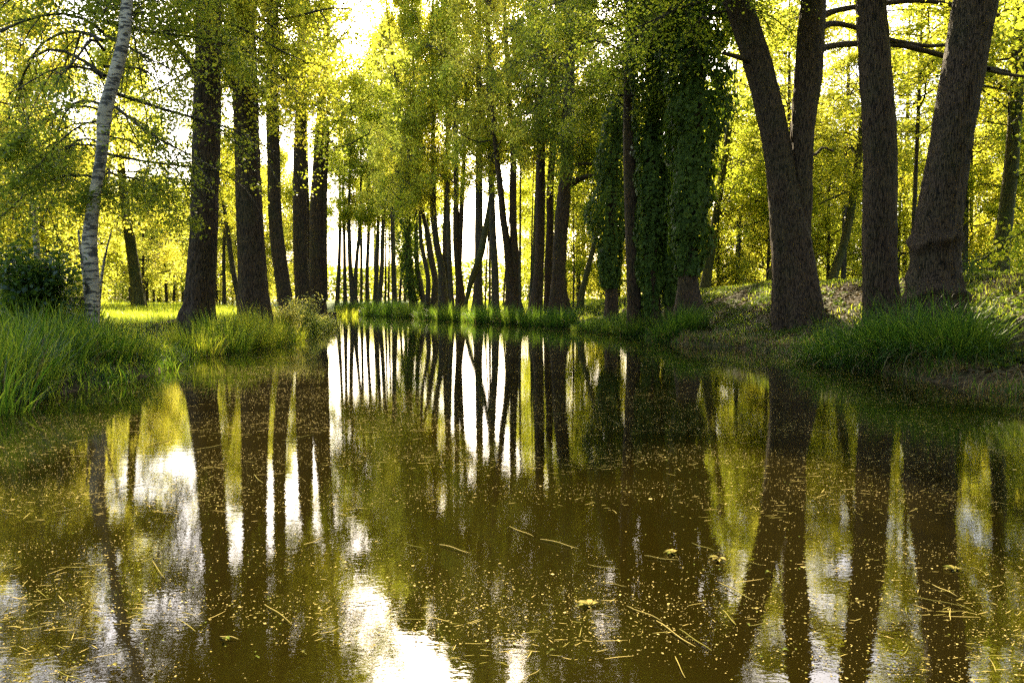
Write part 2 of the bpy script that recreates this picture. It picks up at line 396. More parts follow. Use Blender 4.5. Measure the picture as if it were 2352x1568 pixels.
VAR = {}
for q in range(4):   # high crowns of the avenue trees, 12 m tall, radius 3.6
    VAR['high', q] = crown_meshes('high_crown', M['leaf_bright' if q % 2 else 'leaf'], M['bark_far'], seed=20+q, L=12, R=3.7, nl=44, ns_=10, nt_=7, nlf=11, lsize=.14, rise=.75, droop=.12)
for q in range(3):   # low crowns at the back, sunlight put into the brighter leaf
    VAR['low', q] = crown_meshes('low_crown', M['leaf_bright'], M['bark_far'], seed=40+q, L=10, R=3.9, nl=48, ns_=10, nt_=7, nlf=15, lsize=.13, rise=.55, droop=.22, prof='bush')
for q in range(3):   # darker green low crowns
    VAR['green', q] = crown_meshes('green_crown', M['leaf'], M['bark_far'], seed=60+q, L=10, R=3.9, nl=46, ns_=10, nt_=7, nlf=15, lsize=.13, rise=.55, droop=.22, prof='bush')
VAR['birch', 0] = crown_meshes('birch_crown', M['birch_leaf'], M['bark_far'], seed=81, L=9, R=3.6, nl=44, ns_=12, nt_=9, nlf=20, lsize=.072, rise=.35, droop=.55, prof='tall', spread=.09)
VAR['near', 0] = crown_meshes('near_crown', M['leaf'], M['bark_far'], seed=91, L=10, R=4.2, nl=44, ns_=12, nt_=8, nlf=15, lsize=.095, rise=.35, droop=.35, prof='tall')
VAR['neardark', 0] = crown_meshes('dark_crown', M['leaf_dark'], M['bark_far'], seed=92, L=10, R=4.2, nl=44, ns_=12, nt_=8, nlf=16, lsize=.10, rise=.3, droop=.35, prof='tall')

def add_crown(root, kind, x, y, z, L, R, rot):
    a, b = VAR[kind]; L0, R0 = {'high': (12, 3.7), 'low': (10, 3.9), 'green': (10, 3.9), 'birch': (9, 3.6), 'near': (10, 4.2), 'neardark': (10, 4.2)}[kind[0]]
    for nm, me in (('crown', a), ('branches', b)):
        o = bpy.data.objects.new(nm, me); COL.objects.link(o); o.parent = root
        o.location = (x-root.location.x, y-root.location.y, z-root.location.z); o.rotation_euler = (0, 0, rot); o.scale = (R/R0, R/R0, L/L0)

def place_mesh(me, loc):
    """shift vertices so that the root sits at loc"""
    n = len(me.vertices); co = np.empty(n*3, np.float32); me.vertices.foreach_get('co', co)
    co = co.reshape(-1, 3)-np.array(loc, np.float32); me.vertices.foreach_set('co', co.ravel()); me.update()

def limb_mesh(name, rows, root, mat, sides=9):
    """rows px,py,w,d"""
    A = np.array([[*P(a, b, d), w/F*d/2] for a, b, w, d in rows]); C = catmull(A, 10*len(rows))
    rr = C[:, 3]*(1+.12*(vn(np.arange(len(C))*.7, 0, 0, len(rows))-.5))
    v, f = tubes(C[None, :, :3], rr[None], sides); me = mesh_np(name, v, f, True); place_mesh(me, root.location)
    link(name, me, mat, root); return C

TREES = {}
def tree(name, rows, d, label, cat='tree', mat='bark', crown=None, htop=18, group=None, detail=1, flare=.5, stems=(), limbs=(), bark=None, ribs=5, seed=None, flat=1.0, bumps=(), tname='trunk'):
    seed = seed if seed is not None else int(rows[0][0]) % 97
    R = px_trunk(rows, d); loc = (R[1, 0], R[1, 1], g1(R[1, 0], R[1, 1]))
    root = empty(name, loc, label=label, cat=cat, group=group)
    step, sd = {0: (.5, 10), 1: (.16, 20), 2: (.05, 56)}[detail]
    bk = bark if bark is not None else {0: 0, 1: .012, 2: .035}[detail]
    me, C = trunk_mesh(tname, R, step, sd, flare, bk, seed, ribs, htop, flat=flat, bumps=bumps); place_mesh(me, loc); link(tname, me, M[mat], root)
    for st, ht in stems:
        A = np.array([[*P(a, b, d), w/F*d/2] for a, b, w in st]); m2, _ = trunk_mesh(tname, A, step, max(10, sd-8), 0, bk, seed+5, 5, ht); place_mesh(m2, loc); link(tname, m2, M[mat], root)
    for lb in limbs: limb_mesh('limb', lb, root, M[mat])
    if crown:
        for (kind, zb, L, Rr, dx, dy) in (crown if isinstance(crown, list) else [crown]):
            i = int(np.argmin(np.abs(C[:, 2]-zb-.3*L))); add_crown(root, kind, C[i, 0]+dx, C[i, 1]+dy, zb, L, Rr, seed*1.3)
    TREES[label] = (root, C, R)
    return root

# ------------------------------------------------------------------ ground and water
gx = sgrid(-30, 32, .3, 2500); gy = sgrid(0, 62, .3, 2500)
X, Y = np.meshgrid(gx, gy, indexing='xy'); xr, yr = X.ravel(), Y.ravel()
Z = ground(xr, yr)
idx = np.arange(len(xr)).reshape(X.shape)
q = np.stack([idx[:-1, :-1], idx[:-1, 1:], idx[1:, 1:], idx[1:, :-1]], -1).reshape(-1, 4)
dlr = segd(xr, yr, LB) < segd(xr, yr, RB)
turf = np.where(dlr, .95*ss(.6, 2.4, segd(xr, yr, LB)), .1+.9*ss(6.5, 9, segd(xr, yr, RB)))
turf = np.where((~dlr) & (yr > 44), .9, turf)
tag(link('ground', mesh_np('ground', np.stack([xr, yr, Z], -1), q, True, turf), M['ground']), kind='structure')
wme = mesh_np('water', np.array([[-115, -45, 0], [9.5, -45, 0], [9.5, 98, 0], [-115, 98, 0]], float), np.array([[0, 1, 2, 3]]))
tag(link('water', wme, M['water']), kind='structure')

# ------------------------------------------------------------------ the near trees, left bank
tree('birch_tree', [(211, 745, 29.7), (212, 640, 29.7), (206, 560, 31.5), (215, 470, 26.1), (234, 350, 25.2), (241, 260, 29.7), (262, 180, 27.9), (284, 90, 25.2), (292, 0, 23.4)], 15,
     'white barked birch with dark scars, leaning by the reeds on the left bank', mat='birch', crown=[(('birch', 0), 3.9, 9.5, 3.9, -1.3, 1.6)], htop=12.5, detail=2, flare=.15, bark=.006)
tree('alder_tree', [(455, 722, 66), (460, 690, 60), (468, 550, 56), (472, 400, 56), (476, 250, 55), (478, 150, 51), (480, 0, 50)], 21,
     'thick dark tree with a flared foot beside the sunlit lawn, left bank', detail=2, crown=(('near', 0), 7.6, 11, 4.0, -.3, .5), htop=19, flare=.5,
     limbs=[[(476, 190, 22, 21), (448, 165, 15, 20.9), (420, 120, 12, 20.6), (385, 85, 10, 20.2), (330, 75, 7, 20)]], ribs=5)
tree('alder_tree', [(584, 712, 66), (582, 660, 60), (579, 600, 58), (572, 450, 54), (567, 300, 53), (562, 180, 52), (560, 80, 50), (558, 0, 48)], 25,
     'thick dark trunk behind the tall bank grass, second big one', detail=2, crown=(('near', 0), 8.0, 12, 4.4, 0, 0), htop=21, flare=.35)
tree('alder_tree', [(658, 705, 32), (645, 620, 32), (632, 500, 29), (628, 350, 28), (625, 200, 27), (625, 80, 26)], 30,
     'slim trunk curving left above its foot, just right of the second thick trunk', crown=(('high', 0), 9, 12, 3.6, 0, 0), htop=22)
tree('alder_tree', [(697, 705, 36), (691, 600, 33), (689, 450, 31), (689, 330, 27), (692, 220, 23)], 35,
     'straight trunk rising out of the sunlit bush on the left bank', crown=(('high', 1), 9.5, 14, 4.2, 0, 0), htop=24)
tree('alder_tree', [(709, 700, 16), (706, 560, 13), (704, 450, 11)], 41,
     'thin stem squeezed between two straight trunks on the left bank', crown=(('high', 2), 9.5, 9, 2.6, 0, 0), htop=19)
tree('alder_tree', [(729, 700, 38), (727, 560, 32), (728, 450, 28), (735, 300, 20), (745, 150, 16)], 39,
     'trunk beside the low stump, rightmost thick one of the left bank', crown=(('high', 3), 9.0, 15, 4.7, .4, 0), htop=25,
     stems=[([(746, 690, 14), (744, 560, 14), (746, 420, 12), (752, 300, 9)], 15)])
tree('young_tree', [(318, 687, 26), (300, 560, 22), (285, 450, 18), (277, 370, 15), (262, 270, 13), (250, 180, 11)], 34,
     'bent olive brown trunk behind the lawn, right of the white birch', mat='bark_moss_lit', crown=(('low', 0), 5.5, 9, 2.9, 0, 0), htop=13)
tree('young_tree', [(549, 688, 13), (535, 620, 12), (520, 510, 10), (505, 430, 8)], 44,
     'thin leaning trunk seen between the two thickest left trunks', mat='bark_far', detail=0, crown=(('green', 0), 6, 8, 3, 0, 0), htop=14)
tree('young_tree', [(515, 690, 9), (514, 600, 8), (516, 520, 6)], 50,
     'very thin upright stem behind the lawn, right of the nearest thick trunk', mat='bark_far', detail=0, crown=(('green', 1), 5, 8, 3, 0, 0), htop=13)
tree('birch_sapling', [(228, 700, 6), (233, 640, 6), (243, 580, 5), (256, 530, 3)], 16.5,
     'thin pale birch sapling leaning right behind the white birch', mat='birch', detail=0, flare=0, htop=None)
tree('birch_sapling', [(198, 700, 8), (194, 640, 8), (187, 590, 6), (180, 530, 4)], 17,
     'thin pale birch stem leaning left just behind the white birch', mat='birch', detail=0, flare=0, htop=None)
tree('birch_tree', [(88, 640, 14), (84, 560, 13), (76, 470, 12), (70, 400, 10), (66, 330, 8)], 27,
     'slender pale trunk glowing in the sunlit foliage at far left', mat='birch', detail=0, crown=(('low', 1), 4.5, 9, 3.2, 0, 0), htop=13)

# ------------------------------------------------------------------ far bank and centre
def z5(rows): return [((700+a*.2976)*.98, (450+b*.2976)*.98, w*.2976*.98) for a, b, w in rows]
G_FAR = 'slim trunks in the row along the far bank'
far = [
 ([(302,890,36),(318,600,28),(325,300,24),(325,150,20)], 78.5, 'slim trunk standing first in the far row, right of the stump'),
 ([(368,890,34),(362,600,26),(360,400,24),(355,200,20)], 78, 'slim upright trunk just left of the forked tree in the far row'),
 ([(540,880,34),(540,600,28),(550,350,26),(552,150,20)], 78, 'lone slim trunk between two bright gaps in the far row'),
 ([(602,870,38),(615,600,34),(622,400,30),(628,200,24)], 76, 'left one of two slim trunks leaning right side by side in the far row'),
 ([(636,870,36),(655,600,34),(660,400,32),(668,200,26)], 75, 'right one of two slim trunks leaning right side by side in the far row'),
 ([(683,860,18),(685,550,14),(686,300,10)], 80, 'left one of two very thin poles in the far row'),
 ([(708,860,18),(712,550,14),(713,300,10)], 80, 'right one of two very thin poles in the far row'),
 ([(758,880,44),(748,600,38),(742,350,36),(738,150,30)], 70, 'sturdier upright trunk in the far row, left of the ivy covered one'),
 ([(795,860,20),(812,600,18),(820,500,14)], 78, 'thin trunk leaning right beside the ivy covered tree of the far row'),
 ([(985,870,44),(955,700,38),(930,550,34),(925,300,28)], 66, 'trunk leaning left next to the ivy covered tree of the far row'),
 ([(1012,880,42),(1020,700,36),(985,500,34),(965,400,30),(955,200,24)], 62, 'crooked trunk crossing behind its neighbours in the dense middle of the row'),
 ([(1065,890,60),(1075,700,50),(1040,500,48),(1010,300,40),(985,200,34)], 62.5, 'thick trunk bending left in the dense middle of the row'),
 ([(1140,880,70),(1125,600,60),(1085,400,50),(1060,150,50),(1060,0,44)], 61, 'thick trunk leaning strongly left in the dense middle of the row'),
 ([(1158,880,56),(1160,500,54),(1165,250,56),(1170,0,48)], 61.5, 'straight thick trunk closing the dense middle of the row'),
 ([(1207,870,40),(1190,600,38),(1180,300,36),(1176,100,30)], 60, 'slim trunk leaning left at the right end of the dense middle group'),
 ([(1410,870,80),(1415,600,62),(1420,300,64),(1420,0,58)], 56, 'straight grey trunk in front of the widest bright gap, behind the waterside sedge'),
 ([(1470,840,14),(1480,600,13),(1490,400,12)], 58, 'thin stem in the bright gap right of the straight grey trunk'),
 ([(1505,840,20),(1505,600,18),(1505,400,16)], 58, 'thin greenish stem hiding behind a dark trunk by the bright gap'),
 ([(1550,870,60),(1545,600,56),(1530,300,52),(1520,0,48)], 54, 'dark trunk between two bright gaps, left of the big forked one'),
 ([(1615,840,14),(1625,680,14),(1640,480,10)], 58, 'thin stem touching the left side of the big forked trunk'),
 ([(1745,850,20),(1742,600,20),(1745,250,16)], 50, 'thin trunk showing right of the big forked trunk'),
 ([(1830,820,15),(1835,400,12),(1840,200,10)], 47, 'thin straight stem left of the three thick trunks'),
 ([(1832,810,40),(1850,600,34),(1858,400,30)], 48, 'mossy trunk half hidden behind the three thick trunks'),
 ([(2165,810,14),(2168,600,12),(2165,330,8)], 46, 'thin upright pole on the grassy rise right of the three thick trunks'),
]
H = np.random.default_rng(5)
for i, (r, d, lab) in enumerate(far):
    r = z5(r); w = r[0][2]/F*d; thin = w < .4
    tree('slim_tree' if d > 60 else 'alder_tree', r, d, lab, mat='bark_far' if 'mossy' not in lab else 'bark_moss_lit', detail=0 if thin else 1, bark=0 if thin else .01, seed=i+3,
         crown=(('high', i % 4), (H.uniform(8.5, 10.5)+(1.5 if d < 60 else 0))+(0 if not thin else 1), 9 if thin else H.uniform(14, 16)+5*(i > 2), 2.4 if thin else H.uniform(3.4, 4.2), 0, 0),
         htop=16 if thin else H.uniform(23, 26)+5*(i > 2), group=None)
tree('forked_tree', z5([(440, 890, 60), (432, 800, 56), (410, 640, 36), (400, 400, 34), (395, 200, 26), (400, 0, 22)]), 77,
     'forked tree splitting low into a narrow V before the brightest gap of the far row', mat='bark_far', crown=(('high', 0), 9, 14, 3.8, .5, 0), htop=24, seed=31,
     stems=[(z5([(446, 830, 34), (447, 700, 34), (460, 500, 28), (480, 300, 26), (488, 100, 20), (490, -60, 14)]), 22)])
tree('forked_tree', z5([(1282, 900, 84), (1265, 700, 60), (1242, 400, 54), (1240, 150, 46), (1242, 0, 42)])+[(1046, 330, 11), (1047, 180, 9), (1047, 60, 7)], 57.5,
     'forked dark tree with two close upright stems, left of the widest bright gap', crown=(('high', 2), 10, 20, 4.2, 0, 0), htop=30, seed=32,
     stems=[(z5([(1262, 640, 40), (1268, 500, 40), (1275, 300, 40), (1290, 0, 34)]), 20)])
tree('leaning_tree', z5([(1322, 860, 30), (1360, 700, 48), (1430, 500, 56), (1470, 300, 48), (1495, 150, 36)]), 55,
     'dark trunk leaning hard to the right behind the straight grey trunk', mat='bark_moss_lit', crown=(('green', 2), 9, 9, 3.2, 0, 0), htop=17, seed=33)
tree('forked_tree', z5([(1692, 890, 116), (1680, 760, 92), (1662, 600, 70), (1640, 400, 60), (1610, 200, 56), (1592, 0, 48)])+[(1138, 330, 11), (1128, 200, 9), (1122, 60, 7)], 51,
     'big forked tree on the waterline, its left stem leaning away, centre of the photo', crown=(('high', 1), 10.5, 19, 4.4, 0, 0), htop=29, seed=34,
     stems=[(z5([(1712, 780, 70), (1708, 600, 68), (1692, 300, 60), (1688, 0, 54)])+[(1178, 330, 14), (1168, 200, 11), (1160, 40, 9)], 24)])
tree('alder_tree', z5([(1875, 870, 92), (1893, 600, 76), (1903, 300, 74), (1905, 0, 74)])+[(1243, 330, 18), (1246, 220, 15)], 46.5, 'left one of the three thick trunks standing close together',
     crown=(('high', 3), 10, 18, 4.2, 0, 0), htop=28, seed=35)
tree('alder_tree', z5([(1965, 870, 60), (1965, 600, 60), (1980, 300, 56), (1980, 0, 54)])+[(1270, 330, 15), (1274, 240, 14)], 47.5, 'middle and slimmest one of the three thick trunks standing close together',
     crown=(('high', 0), 10, 18, 4, 0, 0), htop=28, seed=36)
tree('alder_tree', z5([(2050, 890, 140), (2045, 700, 106), (2058, 400, 104), (2085, 100, 104), (2092, 0, 98)])+[(1302, 380, 28), (1306, 260, 25), (1310, 150, 20)], 43,
     'right and thickest one of the three thick trunks, with a bare side branch', detail=2, crown=(('neardark', 0), 10, 17, 5, 0, 0), htop=27, seed=37, flare=.6,
     limbs=[[(1303, 428, 18, 43), (1330, 412, 13, 42.6), (1355, 404, 11, 42.2), (1378, 405, 8, 42)], [(1303, 384, 9, 43), (1345, 376, 7, 43.2), (1378, 382, 5, 43.5)], [(1303, 276, 9, 43), (1330, 262, 7, 42.5), (1372, 255, 5, 42)]])
tree('slim_tree', z5([(2230, 800, 52), (2280, 600, 44), (2330, 400, 36), (2352, 300, 30)]), 45, 'green lit trunk leaning right on the grassy rise left of the ivy trees', mat='bark_moss_lit', detail=1, bark=.01,  # greenish light on this trunk is put into its bark colour
     crown=(('green', 0), 7, 9, 3.6, 0, 0), htop=15, seed=38)

# ------------------------------------------------------------------ right bank
tree('alder_tree', [(1457, 695, 31), (1452, 550, 29), (1446, 350, 28), (1447, 180, 27), (1450, 80, 25), (1451, 0, 24)], 30, 'slim bare trunk standing in front of the dark ivy columns', detail=2, bark=.01,
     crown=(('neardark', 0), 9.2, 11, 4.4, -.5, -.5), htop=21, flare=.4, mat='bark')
tree('oak_tree', [(1834, 738, 104), (1827, 650, 92), (1816, 550, 82), (1802, 450, 70), (1787, 350, 60), (1764, 240, 59), (1738, 140, 60), (1706, 40, 58), (1680, -30, 54)], 22.5,
     'massive grey trunk with flared roots dividing into two leaning stems, right bank', mat='bark_coarse', detail=2, flare=.3, htop=17, crown=[(('near', 0), 9.6, 10, 4.6, 0, 0)], ribs=6, bark=.04,
     stems=[([(1826, 590, 60), (1834, 520, 52), (1839, 450, 47), (1841, 380, 46), (1845, 290, 50), (1855, 200, 56), (1861, 110, 56), (1867, 30, 52), (1873, -40, 48)], 15)],
     limbs=[[(1868, 120, 24, 22.6), (1900, 108, 15, 23), (1960, 101, 13, 23.5), (2060, 103, 13, 23.8), (2120, 116, 12, 24), (2180, 132, 11, 24.2), (2260, 155, 10, 24.5), (2352, 170, 8, 25), (2460, 176, 6, 25)],
            [(1870, 70, 22, 22.7), (1910, 55, 13, 23), (1960, 62, 11, 23.3), (2040, 90, 10, 23.6), (2090, 100, 9, 23.9), (2140, 106, 8, 24.1), (2200, 100, 6, 24.4)],
            [(1872, 45, 22, 22.7), (1920, 25, 13, 22.9), (2000, 12, 12, 23.1), (2100, 2, 11, 23.3), (2180, 10, 9, 23.5), (2260, 35, 8, 23.7), (2352, 30, 6, 24)],
            [(1740, 150, 22, 22.5), (1718, 140, 14, 22.3), (1690, 130, 11, 22), (1660, 122, 8, 21.8)],
            [(1845, 350, 14, 22.6), (1872, 355, 7, 22.9), (1890, 340, 5, 23), (1915, 348, 4, 23.1)]])
tree('oak_tree', [(2030, 722, 78), (2022, 650, 68), (2021, 500, 68), (2022, 350, 67), (2013, 200, 64), (2005, 80, 63), (2000, 0, 60), (1996, -60, 58)], 19,
     'straight thick ridged trunk behind the large sedge, between two bigger trunks', mat='bark_coarse', detail=2, flare=.4, htop=19, crown=[(('near', 0), 9.8, 10, 4.2, 0, 0)])
tree('oak_tree', [(2143, 735, 124), (2143, 690, 110), (2145, 640, 100), (2148, 590, 94), (2152, 530, 92), (2165, 450, 88), (2182, 350, 84), (2198, 250, 82), (2215, 150, 82), (2232, 50, 84), (2245, -30, 84)], 17,
     'thick leaning trunk ringed by two swollen burls, right bank', mat='bark_coarse', detail=2, flare=.3, htop=18, crown=[(('near', 0), 9.6, 10, 4.4, .5, 0)], bark=.04,
     bumps=[(.8, .10, .11, -1.3), (2.0, .11, .16, -2.2), (1.05, .06, .14, 2.8)],
     limbs=[[(2270, 160, 10, 17.3), (2300, 168, 8, 17.6), (2352, 176, 6, 18), (2430, 180, 5, 18.3)]])
tree('young_tree', [(2293, 645, 38), (2302, 560, 34), (2311, 490, 32), (2325, 350, 29), (2335, 200, 27), (2340, 60, 26), (2342, -30, 25)], 29,
     'mossy brown trunk on the rise at the far right edge', mat='bark_moss_lit', crown=(('green', 1), 7.5, 10, 4.0, 0, 0), htop=18,
     limbs=[[(2320, 420, 8, 29), (2350, 400, 5, 28.6), (2390, 390, 4, 28)], [(2300, 560, 8, 29), (2265, 590, 5, 29), (2235, 600, 4, 29)]])
tree('young_tree', [(1908, 655, 20), (1925, 600, 19), (1942, 545, 18), (1960, 450, 16), (1972, 360, 14), (1980, 280, 11)], 37,
     'dark slim trunk leaning right between the divided trunk and the straight ridged one', mat='bark_moss_lit', crown=(('green', 2), 6.5, 8, 3.2, 0, 0), htop=14,
     limbs=[[(1962, 440, 7, 37), (1935, 445, 5, 36.5), (1900, 460, 4, 36), (1880, 470, 3, 36)], [(1972, 350, 6, 37), (1995, 330, 4, 36.8), (2020, 325, 3, 36.5)]])
tree('young_tree', [(1766, 665, 15), (1777, 610, 14), (1787, 550, 13), (1795, 470, 10)], 40,
     'dark stem leaning out from behind the divided trunk', mat='bark_moss_lit', detail=0, crown=(('green', 0), 5.5, 8, 3.2, 0, 0), htop=13)
tree('young_tree', [(1619, 665, 22), (1629, 600, 20), (1640, 530, 18), (1655, 430, 15), (1680, 260, 11)], 42,
     'mossy trunk glowing green just right of the ivy columns', mat='bark_moss_lit', crown=(('green', 1), 6, 9, 3.4, 0, 0), htop=15)
for r, d, lab in [([(1757, 640, 7), (1752, 600, 6), (1750, 540, 5)], 55, 'thin white stem left of the divided trunk foot'),
                  ([(1872, 600, 9), (1880, 540, 9), (1893, 480, 8), (1903, 420, 6)], 57, 'thin white stem leaning right, seen through the gap beside the divided trunk')]:
    tree('birch_tree', r, d, lab, mat='birch', detail=0, flare=0, crown=(('green', 0), 7, 7, 2.6, 0, 0), htop=14)

# ------------------------------------------------------------------ ivy trees
def ivy_on(C, r_fn, z0, z1, n, seed, size=.13):
    rng = np.random.default_rng(seed)
    z = rng.uniform(z0, z1, n); th = rng.uniform(0, 2*math.pi, n)
    cx = np.interp(z, C[:, 2], C[:, 0]); cy = np.interp(z, C[:, 2], C[:, 1])
    lump = fbm(np.cos(th)*1.6+seed, np.sin(th)*1.6, z*.9, seed, 3)
    r = r_fn(z)*(0.05+1.9*lump)*rng.uniform(.82, 1.06, n)
    o = np.stack([np.cos(th), np.sin(th), np.full(n, -.15)], -1)
    Cc = np.stack([cx+r*np.cos(th), cy+r*np.sin(th), z], -1)
    return leaves(Cc, size, rng, .2, .85, out=o*1.2, droop=1.2)
def ivy_tree(rows, d, label, prof, z1, n, seed, crown=None, htop=17, size=.165, flare=.6, bark='bark'):
    """prof: (height, ivy radius) pairs"""
    root = tree('ivy_tree', rows, d, label, mat=bark, crown=crown, htop=htop, flare=flare, seed=seed, detail=1)
    C = TREES[label][1]; pr = np.array(prof)
    fn = lambda z: np.interp(z, pr[:, 0], pr[:, 1])
    v, f, a = ivy_on(C, fn, pr[0, 0], z1, n, seed, size); me = mesh_np('ivy', v, f, False, a); place_mesh(me, root.location); link('ivy', me, M['ivy'], root)
    return root
ivy_tree([(1405, 700, 28), (1403, 600, 26), (1405, 450, 24), (1415, 300, 20), (1425, 220, 14)], 35, 'narrow dark ivy column, leftmost of the ivy trees',
         [(2.0, .36), (2.8, .55), (4.0, .75), (5.4, 1.1), (6.4, 1.1), (8, .95), (9.5, .7), (11, .35)], 11, 9000, 3, htop=13)
ivy_tree([(1498, 712, 34), (1496, 620, 34), (1495, 450, 34), (1498, 250, 30), (1500, 0, 28)], 29.6, 'ivy column second from the left, right of the slim bare trunk',
         [(.75, .30), (2.4, .42), (4.5, .55), (7, .68), (12, .85)], 14, 13000, 4, crown=(('neardark', 0), 12, 9, 4, 0, 0))
ivy_tree([(1540, 712, 22), (1538, 620, 22), (1540, 450, 22), (1545, 250, 20), (1550, 0, 20)], 29.5, 'slimmest ivy column, squeezed between two fuller ones',
         [(1.2, .24), (3, .34), (5, .45), (12, .8)], 13, 9000, 6)
ivy_tree([(1584, 722, 64), (1580, 660, 46), (1580, 560, 38), (1590, 400, 36), (1600, 200, 34), (1606, 0, 32)], 26.5, 'thickest ivy column with a bare flared foot, rightmost of the ivy trees',
         [(2.3, .42), (3.2, .6), (5, .8), (7.5, 1.0), (12, 1.2)], 14, 17000, 5, crown=(('neardark', 0), 11.5, 10, 4.6, 0, 0), flare=.5)
r_ = z5([(905, 880, 60), (875, 650, 56), (862, 400, 50), (860, 200, 40)])
ivy_tree(r_, 66, 'ivy covered tree in the far row across the water', [(1.4, .5), (3, .8), (8, 1.0), (13, .9), (16, .5)], 15, 7000, 7, htop=20, crown=(('high', 2), 9, 12, 3.6, 0, 0), size=.18)

def roots(label, n, L, r0, seed, mat='bark'):
    root, C, R = TREES[label]; rr = np.random.default_rng(seed); cx, cy = R[1, 0], R[1, 1]; base = R[1, 3]
    for k in range(n):
        a = 6.283*k/n+rr.uniform(-.35, .35)-1.57; l = L*rr.uniform(.6, 1.2); s = np.linspace(0, 1, 9); bend = rr.uniform(-.5, .5)
        rad_ = base*.75+l*s; x = cx+rad_*np.cos(a+bend*s*s); y = cy+rad_*np.sin(a+bend*s*s)
        z = np.maximum(ground(x, y), -.15)+.24*np.exp(-s*4.5)-.05*s-.01; w = r0*rr.uniform(.7, 1.2)*(1-.8*s)+.012
        v, f = tubes(np.stack([x, y, z], -1)[None], w[None], 8); v = v+(fbm(v[:, 0]*9, v[:, 1]*9, v[:, 2]*9, 3, 2)[:, None]-.5)*.03
        me = mesh_np('root', v, f, True); place_mesh(me, root.location); link('root', me, M[mat], root)
for lab in list(TREES):
    if 'massive grey trunk' in lab: roots(lab, 8, 1.0, .13, 1, 'bark_coarse')
    if 'burled' in lab or 'burls' in lab: roots(lab, 7, .8, .11, 2, 'bark_coarse')
    if 'flared foot beside' in lab: roots(lab, 8, 1.0, .10, 3)
    if 'bare flared foot' in lab: roots(lab, 7, .8, .09, 4)
    if 'thickest one of the three' in lab or 'big forked' in lab: roots(lab, 6, .9, .11, 5)

# ------------------------------------------------------------------ background trees by zones
rb = np.random.default_rng(77)
WHERE = ['', '']
def bg(px, d, h, R, kind, tn, label, group, w=.26, base=1.0):
    x = (px-CX)/F*d; gz = g1(x, d); ln = rb.uniform(-.05, .05)
    r = np.array([[x, d, gz-.3, w/2], [x+ln*2, d, gz+2, w/2*.9], [x+ln*5, d, gz+h*.5, w/2*.7]])
    loc = (x, d, gz); root = empty(tn, loc, label=label, cat='tree', group=group)
    me, C = trunk_mesh('trunk', r, .6, 9, .3, 0, int(px) % 50, 4, h*.95+gz, .2); place_mesh(me, loc); link('trunk', me, M['bark_far'], root)
    add_crown(root, kind, C[len(C)//2, 0], d, gz+base, h-base, R, px*.37)
GL = 'sunlit leafy trees in the wood behind the left lawn'
GR = 'green leafy trees in the wood behind the right bank'
GC = 'trees in the wood beyond the far bank'
for px, d, h, R, b in [(-60, 30, 10.5, 3.6, .8), (20, 36, 12, 4, .6), (110, 33, 9.5, 3.4, .8), (165, 44, 11, 3.8, .8), (60, 52, 14, 4.4, 1), (240, 50, 10.5, 3.6, 1.6), (330, 56, 10, 3.8, 2), (385, 62, 11.5, 4, 2.2),
                       (-140, 44, 15, 4.6, 1), (-30, 62, 15.5, 5, 1.4), (150, 68, 14, 4.6, 1.6), (300, 75, 14, 4.6, 2), (410, 80, 13, 4.2, 2.2), (500, 72, 14.5, 4.2, 2.4), (600, 80, 17, 4.8, 2.4), (460, 95, 15, 5, 3),
                       (560, 58, 13.5, 3.8, 2.6), (655, 66, 17, 4.2, 3), (220, 95, 17, 5.5, 1.5), (350, 100, 16, 5.5, 1.5), (-220, 34, 13, 4.2, .6), (20, 85, 19, 6, 1)]:
    bg(px, d, h, R, ('low', int(d) % 3), 'leafy_tree', 'bright yellow green leafy tree glowing against the sun in the wood behind the left lawn', GL, base=b)
for i, (px, d, h, R, b) in enumerate([(1560, 60, 18.3, 4.6, .8), (1650, 52, 15.9, 4.2, .8), (1700, 64, 17.1, 4.6, .6), (1760, 50, 13.4, 4, .8), (1830, 60, 15.9, 4.4, .6), (1900, 52, 14.0, 4, 1), (1960, 66, 16.5, 4.6, .6), (2060, 48, 12.8, 3.8, .8), (2140, 58, 14.6, 4.2, .6),
                       (2230, 46, 13.4, 4, .6), (2300, 55, 17.1, 4.6, .6), (2390, 42, 14.6, 4.2, .6), (2480, 50, 18.3, 4.8, .6), (1340, 66, 19.5, 4.6, .8), (1420, 58, 18.3, 4.4, .6), (1500, 72, 20.7, 5, .6), (1240, 72, 18.3, 4.4, 2), (1380, 80, 23.2, 5.5, .6), (1300, 56, 14.6, 3.8, 2),
                       (1620, 80, 24.4, 5.5, .6), (1740, 84, 22.0, 5.5, .6), (1860, 80, 20.7, 5.5, .6), (2000, 84, 20.7, 5.5, .6), (2150, 80, 20.7, 5.5, .6), (2300, 80, 22.0, 5.5, .6), (2440, 70, 22.0, 5.5, .6), (2560, 60, 19.5, 5, .6)]):
    bg(px, d, h, R, (('green', 'low', 'green')[i % 3], int(d) % 3), 'leafy_tree', 'green leafy tree, low crowned, in the wood behind the right bank', GR, base=b)
for i, (px, d, h, R, b) in enumerate([(700, 96, 18, 4.5, 3), (860, 100, 20, 4.5, 9), (930, 92, 17, 4.5, 1.6), (985, 84, 17, 4.5, 1.2), (1215, 88, 18, 4.6, 2.5)]):
    bg(px, d, h, R, ('green', i % 3), 'leafy_tree', 'leafy tree in the wood beyond the far bank', GC, base=b, w=.4)
